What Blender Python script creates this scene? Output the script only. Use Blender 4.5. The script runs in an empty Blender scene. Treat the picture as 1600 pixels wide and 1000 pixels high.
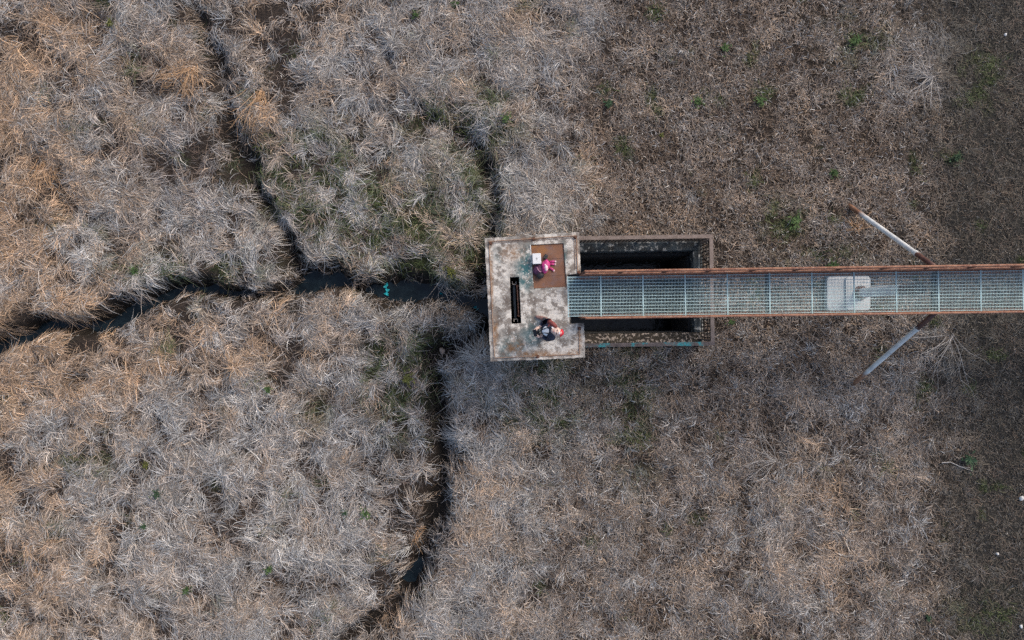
import bpy, bmesh, math, random
import numpy as np
from mathutils import Vector, Matrix, Quaternion

random.seed(7)
rng = np.random.default_rng(11)
R = math.radians
SC = bpy.context.scene
COL = SC.collection

# ------------------------------------------------------------------ camera, sky, sun, exposure
FPX = 1067.0            # focal length in pixels of the 1600 px wide photograph (24 mm on full frame)
CZ = 19.0               # height of the drone above the ground
cam_data = bpy.data.cameras.new('drone_camera')
cam = bpy.data.objects.new('drone_camera', cam_data)
COL.objects.link(cam)
cam.location = (0, 0, CZ)
cam.rotation_euler = (0, 0, 0)
cam_data.sensor_width = 36.0
cam_data.lens = FPX / 1600 * 36.0
cam_data.clip_end = 2000
SC.camera = cam

SUN_EL, SUN_AZ = R(42), R(48)      # azimuth measured from +y towards +x
world = bpy.data.worlds.new('World')
SC.world = world
world.use_nodes = True
wn = world.node_tree
wn.nodes.clear()
sky = wn.nodes.new('ShaderNodeTexSky')
sky.sky_type = 'NISHITA'
sky.sun_disc = False
sky.sun_elevation = SUN_EL
sky.sun_rotation = SUN_AZ
sky.air_density = 1.0
sky.dust_density = 3.0
bgn = wn.nodes.new('ShaderNodeBackground')
bgn.inputs['Strength'].default_value = 0.14
wo = wn.nodes.new('ShaderNodeOutputWorld')
wn.links.new(sky.outputs[0], bgn.inputs[0])
wn.links.new(bgn.outputs[0], wo.inputs[0])

sun_d = bpy.data.lights.new('sun', 'SUN')
sun_d.energy = 1.05
sun_d.angle = R(25)
sun_d.color = (1.0, 0.89, 0.75)
sun = bpy.data.objects.new('sun', sun_d)
COL.objects.link(sun)
sd = Vector((math.sin(SUN_AZ) * math.cos(SUN_EL), math.cos(SUN_AZ) * math.cos(SUN_EL), math.sin(SUN_EL)))
sun.rotation_euler = sd.to_track_quat('Z', 'Y').to_euler()
sun.location = sd * 60

SC.cycles.use_denoising = False
SC.view_settings.view_transform = 'Standard'
SC.view_settings.look = 'None'
SC.view_settings.gamma = 1
SC.view_settings.exposure = 0.55
SC.view_settings.use_curve_mapping = False

def P(px, py, z):
    d = CZ - z
    return Vector(((px - 800) * d / FPX, (500 - py) * d / FPX, z))

# ------------------------------------------------------------------ materials
def new_mat(name):
    m = bpy.data.materials.new(name)
    m.use_nodes = True
    nt = m.node_tree
    b = nt.nodes['Principled BSDF']
    return m, nt, b

def N(nt, t, **kw):
    n = nt.nodes.new(t)
    for k, v in kw.items():
        setattr(n, k, v)
    return n

def mixc(nt, fac, a, b, mode='MIX'):
    n = nt.nodes.new('ShaderNodeMix')
    n.data_type = 'RGBA'
    n.blend_type = mode
    def put(i, v):
        if isinstance(v, bpy.types.NodeSocket):
            nt.links.new(v, n.inputs[i])
        elif isinstance(v, (int, float)):
            n.inputs[i].default_value = v
        else:
            n.inputs[i].default_value = (*v, 1)
    put(0, fac); put(6, a); put(7, b)
    return n.outputs[2]

def noise(nt, scale, detail=6, rough=0.6, lo=0.35, hi=0.65, vec=None, dist=0.0, stretch=None):
    tn = N(nt, 'ShaderNodeTexNoise')
    tn.inputs['Scale'].default_value = scale
    tn.inputs['Detail'].default_value = detail
    tn.inputs['Roughness'].default_value = rough
    tn.inputs['Distortion'].default_value = dist
    g = vec
    if g is None:
        g = N(nt, 'ShaderNodeTexCoord').outputs['Object']
    if stretch:
        mp = N(nt, 'ShaderNodeMapping')
        mp.inputs['Scale'].default_value = stretch
        nt.links.new(g, mp.inputs[0]); g = mp.outputs[0]
    nt.links.new(g, tn.inputs['Vector'])
    mr = N(nt, 'ShaderNodeMapRange')
    mr.inputs[1].default_value = lo
    mr.inputs[2].default_value = hi
    nt.links.new(tn.outputs[0], mr.inputs[0])
    return mr.outputs[0]

def blob(nt, c, r, soft=0.7, sx=1.0, sy=1.0):
    g = N(nt, 'ShaderNodeNewGeometry').outputs['Position']
    sub = N(nt, 'ShaderNodeVectorMath', operation='SUBTRACT')
    nt.links.new(g, sub.inputs[0]); sub.inputs[1].default_value = c
    mul = N(nt, 'ShaderNodeVectorMath', operation='MULTIPLY')
    nt.links.new(sub.outputs[0], mul.inputs[0]); mul.inputs[1].default_value = (sx, sy, 0)
    ln = N(nt, 'ShaderNodeVectorMath', operation='LENGTH')
    nt.links.new(mul.outputs[0], ln.inputs[0])
    mr = N(nt, 'ShaderNodeMapRange', interpolation_type='SMOOTHSTEP')
    nt.links.new(ln.outputs['Value'], mr.inputs[0])
    mr.inputs[1].default_value = r; mr.inputs[2].default_value = r * (1 - soft)
    return mr.outputs[0]

def math_(nt, op, a, b):
    n = N(nt, 'ShaderNodeMath', operation=op)
    n.use_clamp = True
    for i, v in enumerate((a, b)):
        if isinstance(v, bpy.types.NodeSocket): nt.links.new(v, n.inputs[i])
        else: n.inputs[i].default_value = v
    return n.outputs[0]

def bump(nt, b, h, strength=0.4, dist=0.01):
    bn = N(nt, 'ShaderNodeBump')
    bn.inputs['Strength'].default_value = strength
    bn.inputs['Distance'].default_value = dist
    nt.links.new(h, bn.inputs['Height'])
    nt.links.new(bn.outputs[0], b.inputs['Normal'])

def plain(name, c, rough=0.6, metal=0.0, var=0.25, scale=20, spec=0.4):
    m, nt, b = new_mat(name)
    f = noise(nt, scale)
    nt.links.new(mixc(nt, f, [v * (1 - var) for v in c], [min(1, v * (1 + var)) for v in c]), b.inputs['Base Color'])
    b.inputs['Roughness'].default_value = rough
    b.inputs['Metallic'].default_value = metal
    b.inputs['Specular IOR Level'].default_value = spec
    bump(nt, b, f, 0.2, 0.005)
    return m

def rust_mat(name, c1=(0.30, 0.12, 0.06), c2=(0.10, 0.045, 0.03), pale=(0.42, 0.30, 0.24), paint=None, pamt=(0.5, 0.6), scale=6):
    m, nt, b = new_mat(name)
    geo = N(nt, 'ShaderNodeNewGeometry').outputs['Position']
    f1 = noise(nt, scale, vec=geo)
    f2 = noise(nt, scale * 5, lo=0.5, hi=0.75, vec=geo)
    c = mixc(nt, f1, c2, c1)
    c = mixc(nt, f2, c, pale)
    if paint:
        f3 = noise(nt, 2.0, lo=pamt[0], hi=pamt[1], vec=geo, detail=8, rough=0.7)
        c = mixc(nt, f3, c, paint)
    nt.links.new(c, b.inputs['Base Color'])
    b.inputs['Roughness'].default_value = 0.8
    b.inputs['Specular IOR Level'].default_value = 0.25
    bump(nt, b, f2, 0.3, 0.004)
    return m

M = {}
M['rust'] = rust_mat('rusty_steel', (0.38, 0.185, 0.11), (0.20, 0.085, 0.055), (0.50, 0.33, 0.25))
M['rim'] = rust_mat('pale_rusty_bar', (0.34, 0.22, 0.15), (0.22, 0.125, 0.08), (0.48, 0.38, 0.30))
M['rust_dark'] = rust_mat('dark_rusty_steel', (0.15, 0.065, 0.04), (0.05, 0.027, 0.02), (0.22, 0.11, 0.07))
M['rail_brown'] = rust_mat('weathered_brown_paint', (0.24, 0.19, 0.165), (0.15, 0.115, 0.095), (0.33, 0.27, 0.24))
M['rail_teal'] = rust_mat('flaking_turquoise_paint', (0.19, 0.15, 0.135), (0.10, 0.08, 0.07), (0.26, 0.20, 0.18), paint=(0.06, 0.30, 0.31), pamt=(0.5, 0.58))
M['bar_dark'] = rust_mat('dark_painted_bar', (0.05, 0.04, 0.033), (0.025, 0.02, 0.018), (0.11, 0.08, 0.06))
M['galv'] = plain('galvanised_steel', (0.50, 0.71, 0.73), 0.55, 0.0, 0.15, 3.0)  # sky reflected on the bars put into the cyan base colour
M['black_steel'] = plain('black_wet_steel', (0.025, 0.028, 0.03), 0.4, 0.3)
M['grey_blue_steel'] = plain('blue_grey_steel', (0.05, 0.062, 0.07), 0.5, 0.3)

# concrete top of the platform: pale, lichen speckled, turquoise algae, a teal streak and rust washes along the rim
def make_concrete(name, base=(0.74, 0.685, 0.60), teal=True, rust_edge=True, dark=0.0):
    m, nt, b = new_mat(name)
    geo = N(nt, 'ShaderNodeNewGeometry').outputs['Position']
    big = noise(nt, 2.6, lo=0.41, hi=0.57, vec=geo, detail=8)
    fine = noise(nt, 16, lo=0.3, hi=0.7, vec=geo, detail=8)
    c = mixc(nt, big, [v * 0.34 for v in base], base)
    c = mixc(nt, math_(nt, 'MULTIPLY', fine, 0.4), c, (0.23, 0.20, 0.185))
    # brown stain patches
    br = noise(nt, 5.5, lo=0.48, hi=0.56, vec=geo, detail=9, rough=0.7)
    c = mixc(nt, math_(nt, 'MULTIPLY', br, 0.75), c, (0.13, 0.10, 0.08))
    if teal:
        tn = noise(nt, 8, lo=0.44, hi=0.55, vec=geo, detail=10, rough=0.75)
        blobs = None
        for (px, py, r, sx, sy, amt) in ((822, 418, 0.55, 1.5, 0.75, 1.0), (820, 438, 0.35, 1, .8, .9), (830, 525, 0.42, 1, 1, .7), (795, 545, .4, 1, 1, .7), (880, 400, 0.3, 2.2, 0.6, 0.8), (805, 540, 0.5, 1.0, 1.3, 0.6),
                                         (835, 515, 0.45, 1, 1, 0.55), (776, 400, 0.3, 1.5, .8, .35)):  # the lower blobs form a diagonal teal streak
            p = P(px, py, 3.3)
            f = math_(nt, 'MULTIPLY', blob(nt, p, r, 0.9, sx, sy), amt)
            blobs = f if blobs is None else math_(nt, 'MAXIMUM', blobs, f)
        c = mixc(nt, math_(nt, 'MULTIPLY', math_(nt, 'ADD', tn, 0.12), blobs), c, (0.05, 0.135, 0.14))
    if rust_edge:
        rn = noise(nt, 7, lo=0.38, hi=0.6, vec=geo, detail=8, rough=0.7)
        acc = None
        for (px, py, r, sx, sy) in ((768, 440, 0.16, 2.0, 0.12), (774, 520, 0.18, 1.6, 0.3), (840, 553, 0.2, 0.16, 1.6), (895, 551, .16, .6, 1.2), (905, 530, 0.16, 1.4, 0.4),
                                    (805, 545, 0.26, .7, .7), (830, 374, 0.10, .3, 1.0), (898, 390, .15, 1.3, .3), (800, 395, .3, .7, 1)):
            f = blob(nt, P(px, py, 3.3), r, 0.95, sx, sy)
            acc = f if acc is None else math_(nt, 'MAXIMUM', acc, f)
        c = mixc(nt, math_(nt, 'MULTIPLY', rn, acc), c, (0.24, 0.125, 0.055))
    # white lichen specks
    vo = N(nt, 'ShaderNodeTexVoronoi'); vo.inputs['Scale'].default_value = 17
    nt.links.new(geo, vo.inputs['Vector'])
    mr = N(nt, 'ShaderNodeMapRange'); mr.inputs[1].default_value = 0.24; mr.inputs[2].default_value = 0.12
    nt.links.new(vo.outputs['Distance'], mr.inputs[0])
    gate = noise(nt, 3.1, lo=0.44, hi=0.54, vec=geo)
    c = mixc(nt, math_(nt, 'MULTIPLY', math_(nt, 'MULTIPLY', mr.outputs[0], gate), 0.9), c, (0.78, 0.78, 0.75))
    nt.links.new(c, b.inputs['Base Color'])
    b.inputs['Roughness'].default_value = 0.85
    b.inputs['Specular IOR Level'].default_value = 0.25
    bump(nt, b, fine, 0.5, 0.012)
    return m
M['concrete'] = make_concrete('stained_concrete')

def mossy_concrete(name, a, bcol, spot, lo=0.5, hi=0.56, sc=11):
    m, nt, b = new_mat(name)
    geo = N(nt, 'ShaderNodeNewGeometry').outputs['Position']
    f = noise(nt, 3.0, vec=geo, detail=8)
    c = mixc(nt, f, a, bcol)
    s = noise(nt, sc, lo=lo, hi=hi, vec=geo, detail=5, rough=0.6)
    c = mixc(nt, s, c, spot)
    nt.links.new(c, b.inputs['Base Color'])
    b.inputs['Roughness'].default_value = 0.85
    bump(nt, b, s, 0.4, 0.01)
    return m
M['wall_moss'] = mossy_concrete('lichen_spotted_concrete', (0.022, 0.018, 0.014), (0.055, 0.042, 0.026), (0.36, 0.30, 0.25), 0.53, 0.58, 13)
M['shaft'] = mossy_concrete('weathered_shaft_concrete', (0.16, 0.15, 0.135), (0.30, 0.28, 0.25), (0.07, 0.065, 0.055), 0.55, 0.68, 5)
M['wall_blue'] = mossy_concrete('blue_grey_algae_concrete', (0.016, 0.016, 0.015), (0.045, 0.062, 0.072), (0.30, 0.30, 0.28), 0.55, 0.62, 9)
M['wall_inner'] = mossy_concrete('shade_tinted_concrete', (0.012, 0.012, 0.012), (0.022, 0.022, 0.022), (0.04, 0.04, 0.04), 0.58, 0.7)  # shade inside the basin put into the near-black wall colour
M['footing'] = mossy_concrete('pale_footing_concrete', (0.45, 0.45, 0.43), (0.62, 0.62, 0.60), (0.36, 0.35, 0.33), 0.6, 0.75)
M['footing_slab'] = mossy_concrete('grey_footing_concrete', (0.42, 0.42, 0.40), (0.54, 0.54, 0.52), (0.36, 0.34, 0.32), 0.6, 0.75)

def hatch_material():
    m, nt, b = new_mat('rust_brown_plate')
    geo = N(nt, 'ShaderNodeNewGeometry').outputs['Position']
    f = noise(nt, 2.2, vec=geo, detail=7)
    c = mixc(nt, f, (0.145, 0.062, 0.035), (0.23, 0.105, 0.055))
    f2 = noise(nt, 5.0, lo=0.5, hi=0.7, vec=geo, detail=8)
    c = mixc(nt, math_(nt, 'MULTIPLY', f2, 0.8), c, (0.16, 0.105, 0.10))
    f3 = math_(nt, 'MULTIPLY', blob(nt, P(842, 388, 3.3), 0.35, 0.9, .6, 1.4), noise(nt, 4, vec=geo))
    c = mixc(nt, f3, c, (0.31, 0.13, 0.03))
    f4 = noise(nt, 30, lo=0.68, hi=0.74, vec=geo)
    c = mixc(nt, math_(nt, 'MULTIPLY', f4, 0.6), c, (0.5, 0.35, 0.28))
    nt.links.new(c, b.inputs['Base Color'])
    b.inputs['Roughness'].default_value = 0.7
    bump(nt, b, f2, 0.2, 0.004)
    return m
M['hatch'] = hatch_material()

def leg_material(name, lo, hi):
    """worn white paint with rusted foot and head; z in object space runs along the tube 0..1 in attribute 'along'"""
    m, nt, b = new_mat(name)
    at = N(nt, 'ShaderNodeAttribute'); at.attribute_name = 'along'
    geo = N(nt, 'ShaderNodeNewGeometry').outputs['Position']
    nz = noise(nt, 9, lo=0.2, hi=0.8, vec=geo, detail=7)
    jit = N(nt, 'ShaderNodeMath', operation='MULTIPLY_ADD')
    nt.links.new(nz, jit.inputs[0]); jit.inputs[1].default_value = 0.08; nt.links.new(at.outputs['Fac'], jit.inputs[2])
    r1 = N(nt, 'ShaderNodeMapRange'); r1.inputs[1].default_value = lo + 0.07; r1.inputs[2].default_value = lo
    nt.links.new(jit.outputs[0], r1.inputs[0])
    r2 = N(nt, 'ShaderNodeMapRange'); r2.inputs[1].default_value = hi + 0.04; r2.inputs[2].default_value = hi + 0.05
    nt.links.new(jit.outputs[0], r2.inputs[0])
    g = noise(nt, 4, vec=geo, detail=8)
    white = mixc(nt, g, (0.55, 0.55, 0.54), (0.78, 0.78, 0.75))
    sc = noise(nt, 18, lo=0.6, hi=0.72, vec=geo, detail=6)
    white = mixc(nt, math_(nt, 'MULTIPLY', sc, 0.6), white, (0.30, 0.22, 0.18))
    rst = mixc(nt, g, (0.17, 0.075, 0.04), (0.30, 0.15, 0.085))
    c = mixc(nt, r1.outputs[0], white, rst)
    drk = mixc(nt, g, (0.07, 0.03, 0.025), (0.15, 0.065, 0.045))
    c = mixc(nt, r2.outputs[0], c, drk)
    nt.links.new(c, b.inputs['Base Color'])
    b.inputs['Roughness'].default_value = 0.6
    bump(nt, b, sc, 0.2, 0.004)
    return m

def attr_mat(name, rough=0.75, vary=0.35, scale=9.0, spec=0.25, tr=0.0):
    m, nt, b = new_mat(name)
    at = N(nt, 'ShaderNodeAttribute'); at.attribute_name = 'tint'
    nt.links.new(at.outputs['Color'], b.inputs['Base Color'])
    b.inputs['Roughness'].default_value = rough
    b.inputs['Specular IOR Level'].default_value = spec
    return m

def ground_material():
    m, nt, b = new_mat('dark_thatch_soil')
    at = N(nt, 'ShaderNodeAttribute'); at.attribute_name = 'tint'
    geo = N(nt, 'ShaderNodeNewGeometry').outputs['Position']
    f = noise(nt, 9, lo=0.3, hi=0.7, vec=geo, detail=9, rough=0.75)
    g = noise(nt, 34, lo=0.35, hi=0.7, vec=geo, detail=5, rough=0.7)
    mod = mixc(nt, f, (0.55, 0.55, 0.55), (1.35, 1.3, 1.25))
    c = mixc(nt, 1.0, at.outputs['Color'], mod, 'MULTIPLY')
    mod2 = mixc(nt, g, (0.6, 0.6, 0.6), (1.4, 1.4, 1.4))
    c = mixc(nt, 1.0, c, mod2, 'MULTIPLY')
    nt.links.new(c, b.inputs['Base Color'])
    b.inputs['Roughness'].default_value = 0.9
    b.inputs['Specular IOR Level'].default_value = 0.2
    bump(nt, b, g, 0.8, 0.04)
    return m

def water_material(name, c=(0.010, 0.020, 0.024), sc=5):
    m, nt, b = new_mat(name)
    geo = N(nt, 'ShaderNodeNewGeometry').outputs['Position']
    f = noise(nt, 3, vec=geo, detail=6)
    nt.links.new(mixc(nt, f, [v * 0.5 for v in c], [v * 1.8 for v in c]), b.inputs['Base Color'])
    b.inputs['Roughness'].default_value = 0.12
    b.inputs['IOR'].default_value = 1.33
    bump(nt, b, noise(nt, sc, vec=geo, detail=3), 0.15, 0.02)
    return m

# ------------------------------------------------------------------ mesh builder
class MB:
    def __init__(s):
        s.v, s.f, s.m, s.a = [], [], [], []
    def add(s, vs, fs, mi=0, al=None):
        o = len(s.v)
        s.v += [tuple(v) for v in vs]
        s.a += list(al) if al is not None else [0.0] * len(vs)
        s.f += [tuple(i + o for i in f) for f in fs]
        s.m += [mi] * len(fs)
        return s
    def box(s, c, d, rot=None, mi=0):
        c = Vector(c); h = Vector(d) / 2
        vs = []
        for z in (-1, 1):
            for x, y in ((-1, -1), (1, -1), (1, 1), (-1, 1)):
                p = Vector((x * h.x, y * h.y, z * h.z))
                if rot is not None: p = rot @ p
                vs.append(c + p)
        return s.add(vs, [(3, 2, 1, 0), (4, 5, 6, 7), (0, 1, 5, 4), (1, 2, 6, 5), (2, 3, 7, 6), (3, 0, 4, 7)], mi)
    def bar(s, a, b, w, h, up=(0, 0, 1), mi=0):
        a, b = Vector(a), Vector(b)
        d = b - a; x = d.normalized(); u = Vector(up)
        y = u.cross(x)
        if y.length < 1e-4: y = Vector((0, 1, 0)).cross(x)
        y.normalize(); z = x.cross(y)
        rot = Matrix((x, y, z)).transposed()
        return s.box((a + b) / 2, (d.length, w, h), rot, mi)
    def tube(s, pts, rad, n=10, mi=0, cap=True, flat=None):
        pts = [Vector(p) for p in pts]
        if not hasattr(rad, '__len__'): rad = [rad] * len(pts)
        vs, fs, al = [], [], []
        tot = sum((pts[i + 1] - pts[i]).length for i in range(len(pts) - 1)); run = 0
        prev = None
        for i, p in enumerate(pts):
            t = (pts[min(i + 1, len(pts) - 1)] - pts[max(i - 1, 0)]).normalized()
            if i: run += (p - pts[i - 1]).length
            if prev is None:
                ref = Vector((0, 0, 1)) if abs(t.z) < 0.9 else Vector((1, 0, 0))
                u = ref.cross(t).normalized()
            else:
                u = (prev - t * prev.dot(t)).normalized()
            prev = u
            w = t.cross(u)
            for k in range(n):
                a = 2 * math.pi * k / n
                q = u * math.cos(a) + w * math.sin(a) * (flat or 1)
                vs.append(p + q * rad[i]); al.append(run / tot)
        for i in range(len(pts) - 1):
            for k in range(n):
                a, b2 = i * n + k, i * n + (k + 1) % n
                fs.append((a, b2, b2 + n, a + n))
        if cap:
            fs.append(tuple(range(n - 1, -1, -1)))
            fs.append(tuple((len(pts) - 1) * n + k for k in range(n)))
        return s.add(vs, fs, mi, al)
    def ellipsoid(s, c, r, rot=None, nu=16, nv=10, mi=0, fn=None, v0=0.0, v1=1.0):
        c = Vector(c); vs, fs = [], []
        for j in range(nv + 1):
            th = math.pi * (v0 + (v1 - v0) * j / nv)
            for i in range(nu):
                ph = 2 * math.pi * i / nu
                p = Vector((math.sin(th) * math.cos(ph) * r[0], math.sin(th) * math.sin(ph) * r[1], math.cos(th) * r[2]))
                if fn: p = fn(p)
                if rot is not None: p = rot @ p
                vs.append(c + p)
        for j in range(nv):
            for i in range(nu):
                a, b2 = j * nu + i, j * nu + (i + 1) % nu
                fs.append((a, a + nu, b2 + nu, b2))
        return s.add(vs, fs, mi)
    def build(s, name, mats, parent=None, bevel=0.0, smooth=False, origin=None, along=False):
        me = bpy.data.meshes.new(name)
        me.from_pydata(s.v, [], s.f)
        if not isinstance(mats, (list, tuple)): mats = [mats]
        for m in mats: me.materials.append(m)
        if len(mats) > 1: me.polygons.foreach_set('material_index', s.m)
        if along:
            at = me.attributes.new('along', 'FLOAT', 'POINT'); at.data.foreach_set('value', s.a)
        if smooth: me.polygons.foreach_set('use_smooth', [True] * len(me.polygons))
        me.update()
        o = bpy.data.objects.new(name, me)
        COL.objects.link(o)
        if parent is not None:
            o.parent = parent
            # vertices were given in world space: keep them there
            if origin is None:
                o.matrix_parent_inverse = parent.matrix_world.inverted() if parent.type != 'EMPTY' else Matrix.Translation(parent.location).inverted()
        if bevel:
            b = o.modifiers.new('bevel', 'BEVEL'); b.width = bevel; b.segments = 2; b.limit_method = 'ANGLE'
        return o

def tag(o, label=None, cat=None, group=None, kind=None):
    if label: o['label'] = label
    if cat: o['category'] = cat
    if group: o['group'] = group
    if kind: o['kind'] = kind
    return o

def thing(name, loc, label, cat, group=None):
    o = bpy.data.objects.new(name, None)
    o.empty_display_size = 0.2
    COL.objects.link(o)
    o.location = loc
    return tag(o, label, cat, group)

def poly_prism(outer, holes, z0, z1, mb_name, mat, parent):
    """flat slab with holes; outer/holes are lists of xy"""
    bm = bmesh.new()
    edges = []
    for loop in [outer] + holes:
        vs = [bm.verts.new((p[0], p[1], z0)) for p in loop]
        for i in range(len(vs)): edges.append(bm.edges.new((vs[i], vs[(i + 1) % len(vs)])))
    bmesh.ops.triangle_fill(bm, edges=edges, use_beauty=True, use_dissolve=False)
    geom = list(bm.faces)
    ret = bmesh.ops.extrude_face_region(bm, geom=geom)
    vs = [e for e in ret['geom'] if isinstance(e, bmesh.types.BMVert)]
    bmesh.ops.translate(bm, verts=vs, vec=(0, 0, z1 - z0))
    bmesh.ops.recalc_face_normals(bm, faces=bm.faces)
    me = bpy.data.meshes.new(mb_name)
    bm.to_mesh(me); bm.free()
    me.materials.append(mat)
    o = bpy.data.objects.new(mb_name, me)
    COL.objects.link(o)
    if parent is not None:
        o.parent = parent
        o.matrix_parent_inverse = Matrix.Translation(parent.location).inverted()
    return o

# ------------------------------------------------------------------ noise
_perm = rng.permutation(512)
_grad = rng.uniform(0, 2 * np.pi, 512)
def pnoise(x, y, seed=0):
    x = np.asarray(x, dtype=np.float64) + seed * 37.17; y = np.asarray(y, dtype=np.float64) + seed * 91.73
    xi = np.floor(x).astype(int); yi = np.floor(y).astype(int)
    xf = x - xi; yf = y - yi
    u = xf * xf * xf * (xf * (xf * 6 - 15) + 10); v = yf * yf * yf * (yf * (yf * 6 - 15) + 10)
    def g(ix, iy, dx, dy):
        a = _grad[_perm[(_perm[ix & 511] + iy) & 511]]
        return np.cos(a) * dx + np.sin(a) * dy
    a = g(xi, yi, xf, yf); b = g(xi + 1, yi, xf - 1, yf)
    c = g(xi, yi + 1, xf, yf - 1); d = g(xi + 1, yi + 1, xf - 1, yf - 1)
    return 1.5 * ((a * (1 - u) + b * u) * (1 - v) + (c * (1 - u) + d * u) * v)
def fbm(x, y, sc, seed=0, oct=4, gain=0.5):
    r = 0; a = 1; t = 0
    for o in range(oct):
        r = r + a * pnoise(x * sc, y * sc, seed + o * 3); t += a
        a *= gain; sc *= 2.03
    return r / t
def sstep(a, b, x):
    t = np.clip((x - a) / (b - a), 0, 1)
    return t * t * (3 - 2 * t)

# ground pixel coordinates of the photograph for a ground point (used to lay out soil and plant zones)
def topx(x, y): return 800 + x * FPX / CZ, 500 - y * FPX / CZ
def gauss(px, py, cx, cy, rx, ry=None):
    ry = ry or rx
    return np.exp(-(((px - cx) / rx) ** 2 + ((py - cy) / ry) ** 2))

# ditches: (pixel x, pixel y, half width px, depth m)
DITCH = {
    'stream': [(-260, 640, 18.9, 0.95), (-90, 585, 17.2, 0.95), (8, 530, 14.6, 0.95), (60, 508, 14.6, 0.91), (130, 508, 12.9, 0.91), (165, 500, 15.5, 0.95), (200, 484, 12.9, 0.91), (240, 462, 14.6, 0.91), (268, 450, 11.2, 0.91), (300, 447, 13.8, 0.91),
               (330, 454, 11.2, 0.91), (400, 461, 10.3, 0.87), (460, 452, 11.2, 0.91), (486, 436, 15.5, 0.95), (520, 434, 14.6, 0.95), (560, 452, 13.8, 0.91), (596, 452, 17.2, 0.91), (622, 455, 31, 0.99), (655, 452, 20.6, 0.95),
               (700, 462, 15.5, 0.91), (735, 474, 18.9, 0.95), (760, 480, 20.6, 0.99), (800, 488, 25.8, 0.99)],
    'gully_a': [(290, -40, 7.2, 0.09), (318, 55, 9, 0.18), (335, 92, 18, 0.37), (350, 150, 10.8, 0.28), (352, 200, 21.6, 0.37), (378, 246, 24.3, 0.46), (405, 300, 11.7, 0.49), (425, 335, 13.5, 0.52), (448, 372, 9, 0.46), (466, 425, 11.7, 0.63)],
    'gully_b': [(590, 60, 4.8, 0.09), (606, 92, 5.7, 0.36), (625, 135, 5.7, 0.36), (645, 165, 4.8, 0.22), (672, 188, 22.8, 0.26), (712, 210, 32.3, 0.42), (748, 240, 22.8, 0.32), (766, 285, 9.5, 0.48), (768, 340, 10.4, 0.5), (760, 385, 19, 0.43), (750, 440, 24.7, 0.61)],
    'gully_c': [(800, 500, 34.2, 0.8), (750, 524, 11.4, 0.56), (705, 544, 18.1, 0.6), (668, 552, 13.3, 0.4), (684, 600, 10.4, 0.58), (688, 650, 14.2, 0.61), (692, 700, 19, 0.62), (688, 760, 18.1, 0.62), (666, 835, 19.9, 0.64), (645, 905, 17.1, 0.82),
                (612, 948, 21.8, 0.6), (570, 982, 20.9, 0.52), (530, 1010, 15.2, 0.4), (470, 1100, 19, 0.4)],
}
def ditch_field(x, y):
    """returns carve depth and a 0..1 core mask"""
    px, py = topx(x, y)
    wob = 15 * fbm(x, y, 0.75, 40, 4, .6) + 9 * fbm(x, y, 2.6, 44, 3)
    carve = np.zeros_like(x); core = np.zeros_like(x); near = np.zeros_like(x)
    for k, pts in DITCH.items():
        for (a, b) in zip(pts[:-1], pts[1:]):
            ax, ay, aw, ad = a; bx, by, bw, bd = b
            dx, dy = bx - ax, by - ay
            t = np.clip(((px - ax) * dx + (py - ay) * dy) / (dx * dx + dy * dy), 0, 1)
            d = np.hypot(px - (ax + t * dx), py - (ay + t * dy)) + wob
            w = aw + t * (bw - aw); dep = ad + t * (bd - ad)
            q = d / w
            carve = np.maximum(carve, dep * np.clip(1.12 * (1 - sstep(-.15, 1.75, q)) , 0, 1))
            core = np.maximum(core, (1 - sstep(0.35, 0.80, q)) * np.minimum(1, dep / .75))
            near = np.maximum(near, (1 - sstep(0.5, 2.2, q)) * np.minimum(1, dep / .8))
    return carve, core, near

BR = 0.014      # the basin stands turned a little
def basin_local(x, y):
    c, s = math.cos(BR), math.sin(BR)
    return x * c + y * s, -x * s + y * c

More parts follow.
